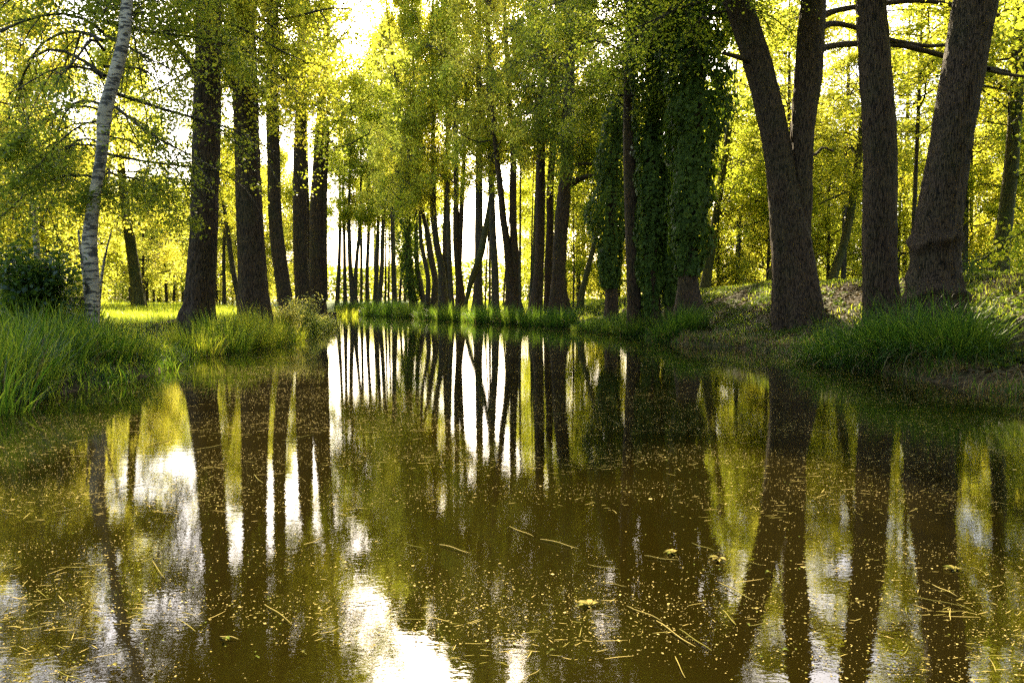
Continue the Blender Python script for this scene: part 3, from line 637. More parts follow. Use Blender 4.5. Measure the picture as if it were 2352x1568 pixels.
for i, (px, d, h, R, b) in enumerate([(1935, 46, 21, 4.2, 8), (2075, 50, 23, 4.4, 8), (2215, 44, 20, 4, 7), (2300, 52, 24, 4.6, 7), (2420, 40, 20, 4.2, 6), (1790, 56, 23, 4.4, 8), (1690, 50, 22, 4, 8)]):
    bg(px, d, h, R, ('high', i % 4), 'tall_tree', 'tall thin crowned tree rising above the low wood behind the right bank', 'tall trees above the low wood on the right', base=b, w=.35)
for i, (px, d, h, R, b) in enumerate([(905, 84, 33, 4.2, 12), (830, 90, 27, 4, 12), (1330, 60, 26, 4, 10)]):
    bg(px, d, h, R, ('high', i % 4), 'tall_tree', 'tall thin crowned tree behind the rows at the far bank', 'tall trees behind the far rows', base=b, w=.4)
bg(1815, 34, 15, 3.8, ('high', 1), 'slender_tree', 'slender tree with airy yellow green crown, right behind the divided trunk', None, base=6, w=.22)  # both slender trees added to shade the right bank, filling foliage gaps too
bg(2090, 31, 15, 4.0, ('high', 2), 'slender_tree', 'slender tree with airy crown between the straight ridged trunk and the burled one', None, base=6, w=.2)
# thin dark trunks seen under the sunlit wood on the left
GT = 'thin dark trunks under the sunlit wood'
for px, d, w in [(338, 62, .42), (352, 75, .3), (365, 78, .5), (383, 70, .2), (398, 72, .34), (405, 85, .2), (422, 66, .26), (436, 80, .3), (328, 80, .28), (300, 70, .24), (505, 78, .25), (535, 84, .3), (612, 82, .3), (640, 90, .35), (283, 85, .3)]:
    x = (px-CX)/F*d; gz = g1(x, d); r = np.array([[x, d, gz-.2, w/2], [x+rb.uniform(-.1, .1), d, gz+2, w*.45], [x+rb.uniform(-.4, .4), d, gz+5, w*.38]])
    root = empty('slim_tree', (x, d, gz), label='thin dark trunk standing deep in the sunlit wood behind the lawn', cat='tree', group=GT)
    me, C = trunk_mesh('trunk', r, .6, 8, .3, 0, 3, 4, gz+9); place_mesh(me, (x, d, gz)); link('trunk', me, M['bark_far'], root)
    add_crown(root, ('high', int(px) % 4), x, d, gz+5, 7, 2.2, px)
# the wood carried on unseen round the viewpoint, added to cut sky fill
for i, (x, y, h, R) in enumerate([(12, 7, 18, 4.6), (11.5, -1, 19, 5), (12, -9, 18, 5), (10, -18, 20, 5.5), (3, -24, 19, 5.5), (-5, -24, 19, 5.5), (-12, -18, 20, 5.5), (-12.5, -9, 19, 5), (-11.5, -1, 17, 4.6), (17, 2, 20, 5.5), (18, -12, 20, 5.5), (-18, -12, 20, 5.5), (16, 12, 18, 5), (20, 22, 18, 5)]):
    gz = g1(x, y); root = empty('leafy_tree', (x, y, gz), label='added leafy tree beside or behind the viewpoint, outside the frame', cat='tree', group='added trees round the viewpoint')
    me, C = trunk_mesh('trunk', [[x, y, gz-.3, .3], [x, y, gz+3, .27], [x+.2, y, gz+8, .22]], .4, 12, .4, .01, i, 5, gz+h*.9); place_mesh(me, (x, y, gz)); link('trunk', me, M['bark_far'], root)
    add_crown(root, ('green', i % 3), x, y, gz+1.5, h-1.5, R, i*1.1)
# distant treeline over the meadow
rt = np.random.default_rng(9); n = 60000
xx = rt.uniform(-230, 160, n); top = 7+9*fbm(xx*.06, 0, 0, 3, 4); C = np.stack([xx, 240+rt.normal(size=n)*5, 1+rt.uniform(0, 1, n)**.8*top], -1)
v, f, a = leaves(C, 1.0, rt, .3)
tag(link('distant_trees', mesh_np('distant_trees', v, f, False, a), M['leaf_dark']), 'pale distant wood across the meadow, seen between the far trunks', 'trees', kind='stuff')

for _l, (_r, _C, _R) in TREES.items():
    if inside(np.array([_r.location.x]), np.array([_r.location.y]))[0]: print('IN WATER', _l)

# ------------------------------------------------------------------ grasses
def blades(base, L, w, lean, rng, seg=5, az=None, curve=1.0):
    """base (n,3), L (n,), w (n,), lean (n,) radians of bend at the tip"""
    n = len(base); az = rng.uniform(0, 2*math.pi, n) if az is None else az
    s = np.linspace(0, 1, seg+1); ang = lean[:, None]*(.15+curve*s[None]**1.4)
    ds = (L/seg)[:, None]; dz = np.cos(ang)*ds; dh = np.sin(ang)*ds
    z = np.concatenate([np.zeros((n, 1)), np.cumsum(dz[:, 1:], 1)], 1); h = np.concatenate([np.zeros((n, 1)), np.cumsum(dh[:, 1:], 1)], 1)
    P_ = np.stack([base[:, 0:1]+h*np.cos(az)[:, None], base[:, 1:2]+h*np.sin(az)[:, None], base[:, 2:3]+z], -1)
    fa = az+math.pi/2+rng.uniform(-.9, .9, n); sd = np.stack([np.cos(fa), np.sin(fa), 0*fa], -1)
    ww = w[:, None]*(1-s[None]**2.2)*(.55+.45*np.minimum(1, s[None]*4))*.5
    A = P_-sd[:, None]*ww[..., None]; B = P_+sd[:, None]*ww[..., None]
    V = np.stack([A, B], 2).reshape(-1, 3); K = (seg+1)*2
    o = (np.arange(n)*K)[:, None]+2*np.arange(seg)[None]
    Fq = np.stack([o, o+1, o+3, o+2], -1).reshape(-1, 4)
    return V, Fq, np.repeat(rng.uniform(0, 1, n), K)

def clump(name, x, y, rx, ry, n, L, w, lean, mat, label, cat, seed, group=None, out=.9, seg=5, dry=0):
    rng = np.random.default_rng(seed); a = rng.uniform(0, 2*math.pi, n); r = np.sqrt(rng.uniform(0, 1, n))
    bx, by = x+rx*r*np.cos(a), y+ry*r*np.sin(a); bz = np.maximum(ground(bx, by), -.12)-.02
    az = np.arctan2(np.sin(a)*r*out+rng.normal(size=n)*.45, np.cos(a)*r*out+rng.normal(size=n)*.45)
    Ls = L*rng.uniform(.45, 1.12, n)*(1.05-.25*r); ln = lean*(.35+.9*r)*rng.uniform(.4, 1.3, n)
    v, f, t = blades(np.stack([bx, by, bz], -1), Ls, w*rng.uniform(.6, 1.2, n), ln, rng, seg, az)
    loc = (x, y, max(g1(x, y), 0)); root = empty(name, loc, label=label, cat=cat, group=group)
    me = mesh_np('blades', v, f, False, t); place_mesh(me, loc); link('blades', me, M[mat], root)
    nd = dry if dry else max(20, n//12)
    a = rng.uniform(0, 2*math.pi, nd); r = np.sqrt(rng.uniform(.2, 1, nd)); bx, by = x+rx*r*np.cos(a), y+ry*r*np.sin(a); bz = np.maximum(ground(bx, by), -.1)-.02
    v, f, t = blades(np.stack([bx, by, bz], -1), L*rng.uniform(.3, .8, nd), w*rng.uniform(.5, 1, nd), lean*rng.uniform(.8, 1.9, nd), rng, seg, a+rng.normal(size=nd)*.4)
    me = mesh_np('dry_blades', v, f, False, t); place_mesh(me, loc); link('dry_blades', me, M['dry'], root)
    return root
def wxy(px, d): return ((px-CX)/F*d, d)
S = 200
for px, d, rx, ry, n, L, ln, lab in [
   (18, 10.6, .75, .6, 900, 1.21, .8, 'tall green reed tuft at the left edge of the photo, its foot in the water'),
   (95, 12.2, .8, .7, 800, 1.15, 1.0, 'arching reed tuft right of the one at the left edge'),
   (165, 13.2, .7, .6, 700, 1.09, 1.1, 'reed tuft with pale drooping blades left of the white birch foot'),
   (232, 13.6, .6, .6, 700, 1.09, .8, 'dense upright reed tuft before the white birch foot'),
   (292, 14.3, .55, .6, 600, 0.92, .8, 'reed tuft right of the white birch foot, near the lawn'),
   (-60, 9.2, .8, .7, 500, 1.26, .8, 'reed tuft cut off by the left border of the photo'),
   (60, 14.6, 1.2, .8, 900, 1.15, .9, 'reeds filling in behind the front tufts at far left'),
   (185, 15.8, 1.0, .7, 700, 1.03, .9, 'reeds behind the white birch foot')]:
    x, y = wxy(px, d); S += 1; clump('reed_tuft', x-.15, y, rx, ry, int(n*.6), L*.88, .026, ln, 'reed', lab, 'reeds', S)
for px, d, rx, ry, n, L, ln, lab in [
   (345, 16.0, .5, .4, 350, 0.64, 1.0, 'short grass tuft between the reeds and the thick left trunk'),
   (405, 18.6, .6, .4, 450, 0.56, 1.0, 'low grass tuft left of the thick trunk foot at the water'),
   (470, 18.9, .7, .5, 700, 0.94, .8, 'green grass tuft before the thick left trunk foot'),
   (530, 20.2, .7, .6, 900, 1.19, .7, 'tall grass tuft right of the thick left trunk, over the water'),
   (590, 21.6, .7, .7, 900, 1.25, .7, 'tall bright grass tuft under the second thick left trunk'),
   (630, 23.6, .7, .7, 800, 1.12, .8, 'sunlit grass tuft left of the glowing bushes'),
   (665, 26.2, .7, .7, 600, 0.88, .9, 'low sunlit grass tuft between the glowing bushes and the water'),
   (790, 66, 1.6, 1.2, 500, 1.12, .7, 'grass tuft at the far left corner where the canal bends away')]:
    x, y = wxy(px, d); S += 1; clump('grass_tuft', x-.2, y, rx, ry, int(n*.75), L, .02, ln, 'grass', lab, 'grass', S)
for px, d, rx, ry, n, L, ln, lab in [
   (1905, 16.6, .7, .6, 1500, 1.33, 1.65, 'left end tussock of the large overhanging sedge on the right bank'),
   (1985, 15.6, .8, .6, 1700, 1.47, 1.65, 'sedge tussock under the straight ridged trunk'),
   (2070, 14.7, .8, .6, 1700, 1.54, 1.65, 'sedge tussock in the middle of the large overhanging sedge'),
   (2150, 14.0, .75, .6, 1600, 1.54, 1.65, 'sedge tussock under the burled trunk'),
   (2215, 13.3, .6, .6, 1300, 1.47, 1.65, 'right end tussock of the large overhanging sedge'),
   (1555, 25.2, .9, .7, 1800, 1.33, 1.1, 'round lush sedge tussock below the rightmost ivy column'),
   (1462, 29.5, .8, .6, 1400, 1.19, 1.1, 'sedge tussock below the slim bare trunk'),
   (1415, 31.5, .9, .6, 1200, 1.12, 1.1, 'sedge tussock below the leftmost ivy column'),
   (1352, 34, .9, .6, 900, 0.91, 1.1, 'low sedge tussock left of the ivy columns'),
   (1282, 38.5, .8, .7, 1300, 1.47, .9, 'sedge tussock right before the three thick trunks'),
   (1230, 41, 1.0, .8, 1300, 1.54, 1.0, 'rounded sedge tussock left before the three thick trunks'),
   (1172, 44, 1.0, .8, 1300, 1.61, 1.0, 'sedge tussock below the big forked trunk'),
   (1112, 47, 1.1, .8, 1300, 1.68, 1.0, 'broad sedge tussock below the straight grey trunk'),
   (1078, 50, .8, .8, 700, 1.12, 1.0, 'small yellowish sedge tussock at the notch in the bank'),
   (1028, 52, 1.2, .9, 1300, 1.68, 1.0, 'sedge tussock below the dense middle trunks'),
   (985, 56, 1.2, 1, 1000, 1.40, 1.0, 'sedge tussock left of the dense middle trunks'),
   (935, 61, 1.3, 1, 1100, 1.68, .9, 'dark sedge tussock below the ivy covered far tree'),
   (893, 66, 1.3, 1, 1000, 1.61, .9, 'sedge tussock below the two trunks leaning side by side'),
   (858, 70, 1.3, 1, 900, 1.54, .9, 'sedge tussock below the lone slim far trunk'),
   (825, 74, 1.3, 1, 800, 1.54, .9, 'pale sedge tussock below the narrow forked tree'),
   (795, 77, 1.3, 1, 700, 1.54, .9, 'last sedge tussock at the far end of the water')]:
    x, y = wxy(px, d); S += 1; clump('sedge_tussock', x+.12, y+.2, rx, ry, int(n*.55), L, .017+.0003*d, ln, 'sedge', lab, 'sedge', S, out=1.4)
for px, d, n, lab in [(2310, 12.6, 700, 'brown dry grass fringe at the right edge of the photo, over the water'), (1700, 22.8, 500, 'dry brown grass fringe on the bank edge left of the divided trunk'), (1640, 23.5, 400, 'short dry grass fringe right of the round lush sedge'), (1790, 21.3, 350, 'thin dry grass fringe below the divided trunk roots')]:
    x, y = wxy(px, d); S += 1; clump('dry_grass_fringe', x+.1, y+.1, 1.0 if n > 600 else .8, .4, n//3, .35, .008, 1.2, 'sedge', lab, 'grass', S, dry=n)

# unbroken fringe of overhanging grass along both water edges
re_ = np.random.default_rng(91)
def fringe(name, line, n, L, mat, label):
    pts = np.array(line, float); Lc = np.concatenate([[0], np.cumsum(np.hypot(*np.diff(pts, axis=0).T))]); t = re_.uniform(0, 1, n)**1.5*Lc[-1]
    x = np.interp(t, Lc, pts[:, 0])+re_.normal(size=n)*.16; y = np.interp(t, Lc, pts[:, 1])+re_.normal(size=n)*.16; dens = fbm(x*.9, y*.9, 0, 44, 3) > re_.uniform(.3, .6, n)
    x, y = x[dens], y[dens]; n = len(x); z = np.maximum(ground(x, y), -.08)-.01
    v, f, a = blades(np.column_stack([x, y, z]), L*re_.uniform(.3, 1.1, n), .008+.0005*y, re_.uniform(.5, 1.9, n), re_, 4)
    tag(link(name, mesh_np(name, v, f, False, a), M[mat]), label, 'grass', kind='stuff')
fringe('bank_edge_grass', [(-6.9, 9), (-6.85, 13.6), (-7.45, 16.5), (-8.3, 19), (-7.55, 21), (-7.65, 25), (-8.5, 30), (-10.3, 40), (-13.3, 53)], 9000, .5, 'reed', 'grass hanging over the water along the left bank')
fringe('bank_edge_grass', [(7.6, 10.5), (7.5, 12.5), (7.3, 15), (7.6, 17.6), (7.6, 19.5), (6.7, 21.8), (5.55, 23.4), (5.4, 28), (4.5, 32), (3.0, 39.6), (.3, 46), (-3.9, 55), (-10.4, 65), (-17, 76)], 9000, .42, 'sedge', 'green grass hanging over the water along the right bank')
fringe('dry_bank_grass', [(7.65, 10.5), (7.55, 12.5), (7.35, 15), (7.65, 17.6), (7.65, 19.5), (6.75, 21.8), (5.6, 23.4), (5.45, 27)], 5000, .35, 'dry', 'dry straw coloured grass hanging down the edge of the right bank')

# lawn and short turf, far too many blades to count
rg = np.random.default_rng(12)
def scatter(n, xr_, yr_, cond, bias=2.0):
    out = []; got = 0
    while got < n:
        m = n*2; y = yr_[0]+(yr_[1]-yr_[0])*rg.uniform(0, 1, m)**bias; x = rg.uniform(*xr_, m)
        k = ~inside(x, y); dl, dr = segd(x, y, LB), segd(x, y, RB); k &= cond(x, y, dl, dr) & (np.abs(x) < y*.75+3)
        x, y = x[k], y[k]; out.append(np.stack([x, y], -1)); got += len(x)
    o = np.vstack(out)[:n]; z = ground(o[:, 0], o[:, 1]); return np.column_stack([o, z-.01])
B = scatter(110000, (-45, 0), (9, 75), lambda x, y, dl, dr: (dl < dr) & (dl > .15), 1.6)
dist = B[:, 1]; n = len(B)
v, f, a = blades(B, rg.uniform(.08, .22, n)*(1+.5*(fbm(B[:, 0]*.5, B[:, 1]*.5, 0, 2, 2) > .55)), .006+.0006*dist, rg.uniform(.1, 1.1, n), rg, 2)
tag(link('lawn_grass', mesh_np('lawn_grass', v, f, False, a), M['grass']), 'sunlit green grass covering the left bank behind the reeds', 'grass', kind='stuff')
B = scatter(110000, (-20, 35), (10, 75), lambda x, y, dl, dr: (dr < dl) & (dr > .1) & ((dr > 5.2) | (y > 36) | (fbm(x*.8, y*.8, 0, 21, 2) > .44)), 1.4)
n = len(B)
v, f, a = blades(B, rg.uniform(.06, .2, n)*(1+.6*(B[:, 1] > 40)), .006+.0006*B[:, 1], rg.uniform(.1, 1.1, n), rg, 2)
tag(link('bank_grass', mesh_np('bank_grass', v, f, False, a), M['grass']), 'short green grass on the crest of the raised right bank', 'grass', kind='stuff')
B = scatter(38000, (0, 30), (10, 45), lambda x, y, dl, dr: (dr < dl) & (dr > .2) & (dr < 9), 1.3); B[:, 2] += .02
v, f, a = leaves(B, .09, rg, 1.4)
tag(link('leaf_litter', mesh_np('leaf_litter', v, f, False, a), M['litter']), 'brown fallen leaves covering the slope of the right bank', 'leaf litter', kind='stuff')
B = scatter(42000, (2, 30), (10, 45), lambda x, y, dl, dr: (dr < dl) & (dr > .6) & (dr < 8) & (fbm(x*1.1, y*1.1, 0, 31, 3) > .47), 1.3); B[:, 2] += rg.uniform(.03, .1, len(B))
v, f, a = leaves(B, .08, rg, 1.0)
tag(link('ground_ivy', mesh_np('ground_ivy', v, f, False, a), M['creeper']), 'low dark ivy creeping over the right bank slope', 'ground ivy', kind='stuff')
B = scatter(16000, (-12, -6), (10, 24), lambda x, y, dl, dr: (dl < dr) & (dl > .1) & (dl < 3.0), 1.0); B[:, 2] += .015
v, f, a = leaves(B, .06, rg, 1.6)
tag(link('leaf_litter', mesh_np('leaf_litter', v, f, False, a), M['litter']), 'brown litter on the bare path edge before the thick left trunk', 'leaf litter', kind='stuff')

# ------------------------------------------------------------------ shrubs
def shrub(name, px, d, h, R, n, size, mat, label, seed, z0=0.0, stems=9):
    rng = np.random.default_rng(seed); x, y = wxy(px, d); gz = g1(x, y); loc = (x, y, gz); root = empty(name, loc, label=label, cat='bush')
    az = rng.uniform(0, 6.28, stems); ln = rng.uniform(.1, .9, stems); hh = h*rng.uniform(.55, 1.0, stems); s = np.linspace(0, 1, 6)
    pth = np.stack([np.cos(az)[:, None]*R*ln[:, None]*s**1.3, np.sin(az)[:, None]*R*ln[:, None]*s**1.3, hh[:, None]*(s-.12*ln[:, None]*s**2)], -1)
    v, f = tubes(pth, .012*(1-.8*s)[None].repeat(stems, 0)+.003, 4); link('stems', mesh_np('stems', v, f, True), M['bark_far'], root)
    i = rng.integers(0, stems, n); u = rng.uniform(.15, 1.03, n)**.8; k = u*5; k0 = np.minimum(k.astype(int), 4); fr = (k-k0)[:, None]
    C = pth[i, k0]*(1-fr)+pth[i, k0+1]*fr; q = rng.integers(0, stems*14, n); off = np.random.default_rng(seed+1).normal(size=(stems*14, 3))*R*.26*np.array([1, 1, .8])
    C = C+off[q]*(1.2-.6*u[:, None])+rng.normal(size=(n, 3))*.06; C[:, 2] = np.maximum(C[:, 2], .04)
    v, f, a = leaves(C, size, rng, .4); link('foliage', mesh_np('foliage', v, f, False, a), M[mat], root); return root
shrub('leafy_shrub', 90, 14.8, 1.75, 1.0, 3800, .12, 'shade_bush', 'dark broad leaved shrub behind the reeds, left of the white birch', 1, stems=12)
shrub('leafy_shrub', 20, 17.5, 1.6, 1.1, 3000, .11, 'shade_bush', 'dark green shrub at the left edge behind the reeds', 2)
shrub('leafy_shrub', 158, 17.5, 1.5, .7, 1800, .09, 'bush', 'small sunlit shrub just left of the white birch', 3)
shrub('glowing_bush', 655, 26.5, 1.2, .75, 2400, .07, 'bush', 'brightly sunlit bush under the slim curving trunk', 4)
shrub('glowing_bush', 690, 29, 1.7, .8, 2400, .07, 'bush', 'tall loose sunlit bush with twigs reaching above the others', 5)
shrub('glowing_bush', 722, 31.5, 1.1, 1.0, 3800, .065, 'bush', 'pale glowing bush hanging over the water on the left bank', 6)
shrub('glowing_bush', 748, 35, 1.0, .9, 3000, .065, 'bush', 'rightmost glowing bush, in front of the stump', 7)
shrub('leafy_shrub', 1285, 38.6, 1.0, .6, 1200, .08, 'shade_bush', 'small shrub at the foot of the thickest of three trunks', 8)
shrub('leafy_shrub', 1735, 52, 1.6, 1.6, 2500, .1, 'bush', 'pale sunlit shrub on the rise left of the divided trunk', 9)
shrub('leafy_shrub', 1990, 48, 1.9, 2.0, 3000, .1, 'bush', 'pale shrub on the rise behind the straight ridged trunk', 10)
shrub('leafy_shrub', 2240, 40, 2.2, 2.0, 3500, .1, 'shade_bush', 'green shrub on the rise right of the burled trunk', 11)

# ------------------------------------------------------------------ stumps
def stump(px, d, r, h, label, seed):
    x, y = wxy(px, d); gz = g1(x, y); root = empty('tree_stump', (x, y, gz), label=label, cat='stump')
    me, C = trunk_mesh('bark', [[x, y, gz-.2, r*1.1], [x, y, gz+h*.5, r], [x+.03, y, gz+h, r*.96]], .05, 28, .3, .02, seed, 5); place_mesh(me, (x, y, gz)); link('bark', me, M['bark'], root)
    return root
stump(760, 43, .3, .85, 'low dark stump on the tip of the left bank', 4)
stump(180, 16.5, .22, .75, 'rotten brown stump hidden in the reeds left of the white birch', 6)

# ------------------------------------------------------------------ things floating on the water
rw = np.random.default_rng(41)
def onwater(n, ymax=70, bias=2.0, thr=.45, sx=.5, sy=1.3, ymin=2.3):
    out = []; got = 0
    while got < n:
        y = ymin+(ymax-ymin)*rw.uniform(0, 1, n*3)**bias; x = rw.uniform(-1, 1, n*3)*(y*.75+.6)
        k = inside(x, y) & (fbm(x*sx, y*sy, 0, 51, 4) > thr+rw.uniform(-.10, .08, n*3)); out.append(np.stack([x[k], y[k]], -1)); got += k.sum()
    return np.vstack(out)[:n]
def flakes(XY, size, z=.004, sides=6):
    n = len(XY); th = np.arange(sides)*2*math.pi/sides; r = size[:, None]*(.6+.4*rw.uniform(0, 1, (n, sides))); ro = rw.uniform(0, 6.28, (n, 1)); e = rw.uniform(.4, 1, (n, 1))
    a, b = r*np.cos(th)[None], r*np.sin(th)[None]*e; X_ = XY[:, :1]+a*np.cos(ro)-b*np.sin(ro); Y_ = XY[:, 1:]+a*np.sin(ro)+b*np.cos(ro)
    V = np.stack([X_, Y_, z+rw.uniform(0, .003, (n, sides))], -1).reshape(-1, 3)
    return V, np.arange(n*sides).reshape(n, sides), np.repeat(rw.uniform(0, 1, n), sides)
XY = onwater(60000, 62, 1.6, .47, .3, 1.5); sz = (.0018*np.exp(rw.normal(size=len(XY))*.6)+.0004*XY[:, 1])
v, f, a = flakes(XY, sz)
tag(link('floating_specks', mesh_np('floating_specks', v, f, False, a), M['debris']), 'pale specks of pollen and seed scattered over the dark water', 'debris', kind='stuff')
XY = onwater(26000, 11, 1.2, .5, .4, 1.5); v, f, a = flakes(XY, .0011*np.exp(rw.normal(size=len(XY))*.55)+.0001*XY[:, 1], sides=5)
tag(link('floating_specks', mesh_np('floating_specks', v, f, False, a), M['debris']), 'fine pollen and seed husks drifting on the nearest water', 'debris', kind='stuff')
XY = onwater(2200, 18, 1.4, .56, .8, 1.4); v, f, a = leaves(np.column_stack([XY, np.full(len(XY), .006)]), .012, rw, 6.0)
tag(link('floating_bits', mesh_np('floating_bits', v, f, False, a), M['fallen']), 'small bits of leaf and catkin drifting on the water', 'debris', kind='stuff')
def strip(XY, L, w, rng, z=.006, pref=None):
    n = len(XY); az = rng.uniform(0, math.pi, n) if pref is None else pref
    s = np.linspace(-.5, .5, 4); cur = rng.normal(size=n)*.05
    cx = XY[:, :1]+L[:, None]*(s*np.cos(az)[:, None]-cur[:, None]*s**2*4*.5*np.sin(az)[:, None]); cy = XY[:, 1:]+L[:, None]*(s*np.sin(az)[:, None]+cur[:, None]*s**2*4*.5*np.cos(az)[:, None])
    nx, ny = -np.sin(az)[:, None], np.cos(az)[:, None]; ww = w[:, None]*np.array([.5, 1, .9, .3])*.5; zz = z+rng.uniform(0, .006, (n, 1))+0*s
    V = np.stack([np.stack([cx-nx*ww, cy-ny*ww, zz], -1), np.stack([cx+nx*ww, cy+ny*ww, zz], -1)], 2).reshape(-1, 3)
    o = (np.arange(n)*8)[:, None]+2*np.arange(3)[None]; return V, np.stack([o, o+1, o+3, o+2], -1).reshape(-1, 4), np.repeat(rng.uniform(0, 1, n), 8)
XY = onwater(6000, 30, 1.4, .54, .4, 1.6); n = len(XY)
v, f, a = strip(XY, rw.uniform(.02, .05, n)*np.exp(rw.normal(size=n)*.6), 0.0014+.0005*XY[:, 1], rw, pref=np.where(rw.uniform(0, 1, n) < .6, rw.normal(size=n)*.35+.15, rw.uniform(0, 3.14, n)))
tag(link('floating_straw', mesh_np('floating_straw', v, f, False, a), M['straw']), 'fine bits of straw drifting in bands over the water', 'debris', kind='stuff')
def W(px, py):
    u = (px-CX)/F; v = (CY-py)/F; cp, sp = math.cos(PITCH), math.sin(PITCH); k = -CAMZ/(-sp+v*cp); return np.array([u*k, (cp+v*sp)*k])
GS = 'long loose straw stems floating on the water'
for (x0, y0, x1, y1, w) in [(505, 1465, 548, 1470, 7), (335, 1027, 395, 1010, 6), (582, 1092, 606, 1112, 4), (610, 1390, 668, 1437, 4), (697, 1255, 742, 1238, 4), (1008, 1253, 1080, 1272, 4), (1240, 1240, 1330, 1262, 4), (1170, 1212, 1225, 1235, 3),
    (1505, 1430, 1600, 1490, 5), (1560, 1450, 1635, 1500, 5), (1440, 1395, 1520, 1430, 4), (1650, 1340, 1730, 1380, 4), (1660, 1405, 1690, 1440, 5), (1590, 1250, 1640, 1268, 3), (1380, 1340, 1440, 1350, 3), (1350, 1300, 1420, 1310, 3),
    (1550, 1510, 1575, 1560, 4), (1240, 1540, 1200, 1568, 3), (130, 1545, 190, 1568, 5), (2140, 1345, 2200, 1372, 4), (2090, 1370, 2230, 1400, 3), (120, 1180, 200, 1165, 3), (240, 1130, 330, 1110, 3), (660, 1010, 720, 1000, 3), (450, 1035, 520, 1020, 4),
    (1690, 1290, 1750, 1300, 3), (1480, 1280, 1560, 1290, 3), (1720, 1440, 1790, 1430, 3), (930, 1250, 975, 1265, 3), (820, 1390, 890, 1378, 3), (60, 1420, 100, 1405, 3), (350, 1290, 380, 1330, 3)]:
    p0, p1 = W(x0, y0), W(x1, y1); c = (p0+p1)/2; Ls = float(np.linalg.norm(p1-p0)); Ls = min(Ls, .75); az = math.atan2(p1[1]-p0[1], p1[0]-p0[0])
    s = np.linspace(-.5, .5, 7); rr = min(.0028, w/F*c[1]/2*.6)
    pth = np.stack([Ls*s, Ls*.02*np.sin(s*3+x0), .009+.003*np.sin(s*7+y0)], -1)[None]
    v, f = tubes(pth, (rr*np.array([.6, 1, 1, .95, .9, .8, .4]))[None], 6)
    o = link('straw_stem', mesh_np('straw_stem', v, f, True, np.full(len(v), (x0*.37) % 1)), M['straw']); o.location = (c[0], c[1], 0); o.rotation_euler = (0, 0, az)
    tag(o, 'long pale straw stem lying loose on the water surface', 'straw', GS)
def leafblob(px, py, L, label, seed, star=False):
    c = W(px, py); r = np.random.default_rng(seed); root = empty('floating_leaf', (c[0], c[1], 0), label=label, cat='leaf'); root.rotation_euler = (0, 0, r.uniform(0, 6.28))
    for k, off in enumerate([0, .7, -.7, 1.5, -1.5] if star else [0]):
        n = 9; t = np.linspace(0, 1, n); w = L*(.22 if star else .32)*np.sin(math.pi*t**.8)*(1+.12*np.cos(t*30)); x = t*L; zc = .006+.012*t*(1-t)*4*r.uniform(.3, 1)
        A = np.stack([x, w, zc+.004], -1); Bm = np.stack([x, 0*w, zc-.001], -1); C_ = np.stack([x, -w, zc+.004], -1)
        V = np.stack([A, Bm, C_], 1); ca, sa = math.cos(off), math.sin(off); V = np.stack([V[..., 0]*ca-V[..., 1]*sa, V[..., 0]*sa+V[..., 1]*ca, V[..., 2]], -1).reshape(-1, 3)
        o = np.arange(n-1)*3; Fq = np.concatenate([np.stack([o, o+1, o+4, o+3], -1), np.stack([o+1, o+2, o+5, o+4], -1)])
        link('leaflet' if star else 'leaf_blade', mesh_np('leaf', V, Fq, True, np.full(len(V), r.uniform(0, 1))), M['fallen'], root)
    s = np.linspace(0, 1, 5); v, f = tubes(np.stack([-s*L*.5, .1*L*s*s, .006+0*s], -1)[None], np.full((1, 5), .0015), 5); link('stalk', mesh_np('stalk', v, f, True, np.full(len(v), .3)), M['fallen'], root)
for q_, (px, py, L, lab, st) in enumerate([(1352, 1393, .11, 'pale five fingered leaf floating right of the bottom centre', True), (1545, 1273, .09, 'green lobed leaf floating below the ivy reflections', True), (1650, 1285, .10, 'yellow toothed leaf floating beside the green lobed one', True),
     (1770, 1318, .06, 'single green leaf curled on the water below the divided trunk reflection', False), (1795, 1497, .05, 'small round yellow leaf near the bottom right', False), (1262, 1500, .045, 'small tan leaf floating near the bottom centre', False),
     (515, 1470, .06, 'tan leaf beside the short thick straw in the trunk reflection', False), (700, 1503, .04, 'small pale leaf right of the broad left trunk reflection', False), (270, 1535, .05, 'yellowish leaf floating in the bottom left', False),
     (870, 1248, .05, 'pale leaf left of the floating straw cross', False), (1010, 1455, .04, 'small round leaf near the bottom, left of the white reflection', False), (2190, 1310, .09, 'dull green leaf lying in the far right reflection of a trunk', True)]):
    leafblob(px, py, L*.58, lab, q_+60, st)

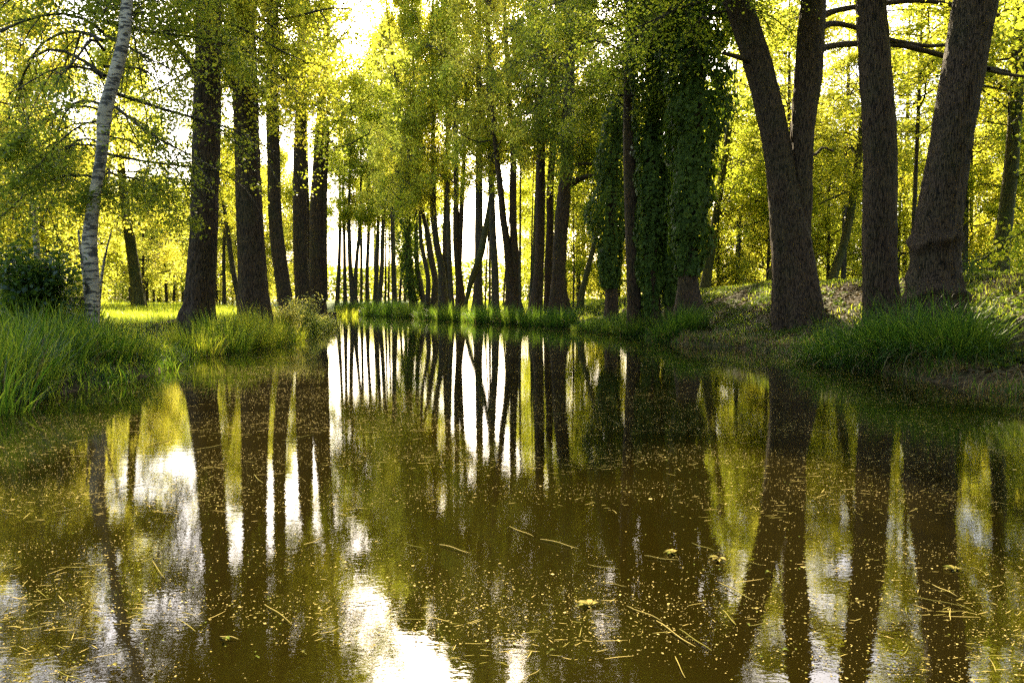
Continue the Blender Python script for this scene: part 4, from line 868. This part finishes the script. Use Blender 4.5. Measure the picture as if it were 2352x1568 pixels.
# ------------------------------------------------------------------ light and air
SUN_AZ, SUN_EL = rad(-3), rad(32)
w = bpy.data.worlds.new('World'); SC.world = w; w.use_nodes = True; ns = w.node_tree.nodes; ls = w.node_tree.links
bgn = ns['Background']; sky = ns.new('ShaderNodeTexSky'); sky.sky_type = 'NISHITA'; sky.sun_disc = False
sky.sun_elevation = SUN_EL; sky.sun_rotation = SUN_AZ; sky.air_density = 1.0; sky.dust_density = 3.0; sky.ozone_density = .6
ls.new(sky.outputs[0], bgn.inputs[0]); bgn.inputs[1].default_value = .12
sd = bpy.data.lights.new('sun', 'SUN'); sd.energy = 5; sd.angle = rad(.5); sd.color = (1, .84, .55)
so = bpy.data.objects.new('sun', sd); COL.objects.link(so)
dv = Vector((math.sin(SUN_AZ)*math.cos(SUN_EL), math.cos(SUN_AZ)*math.cos(SUN_EL), math.sin(SUN_EL))); so.rotation_euler = dv.to_track_quat('Z', 'Y').to_euler(); so.location = (-20, 40, 40)
HAZE = 0
if HAZE:
    bx = np.array([[x, y, z] for z in (-2.5, 32) for y in (-60, 300) for x in (-260, 200)], float)
    me = mesh_np('haze', bx, np.array([[0, 2, 3, 1], [4, 5, 7, 6], [0, 1, 5, 4], [2, 6, 7, 3], [0, 4, 6, 2], [1, 3, 7, 5]]))
    m, nt, n_, l_ = newmat('haze'); o_ = N(n_, 'OutputMaterial'); pv = N(n_, 'VolumePrincipled'); pv.inputs['Color'].default_value = (.95, .9, .75, 1); pv.inputs['Density'].default_value = HAZE; pv.inputs['Anisotropy'].default_value = .6
    l_.new(pv.outputs[0], o_.inputs['Volume']); tag(link('haze', me, m), kind='stuff')
c = SC.cycles; c.use_adaptive_sampling = False; c.use_denoising = False; c.max_bounces = 8; c.diffuse_bounces = 4; c.glossy_bounces = 3; c.transmission_bounces = 5; c.transparent_max_bounces = 4; c.volume_bounces = 0; c.caustics_reflective = False; c.caustics_refractive = False
c.sample_clamp_indirect = 0.8
v = SC.view_settings; v.view_transform = 'Standard'; v.look = 'None'; v.gamma = 1; v.use_curve_mapping = False; v.exposure = 2.35
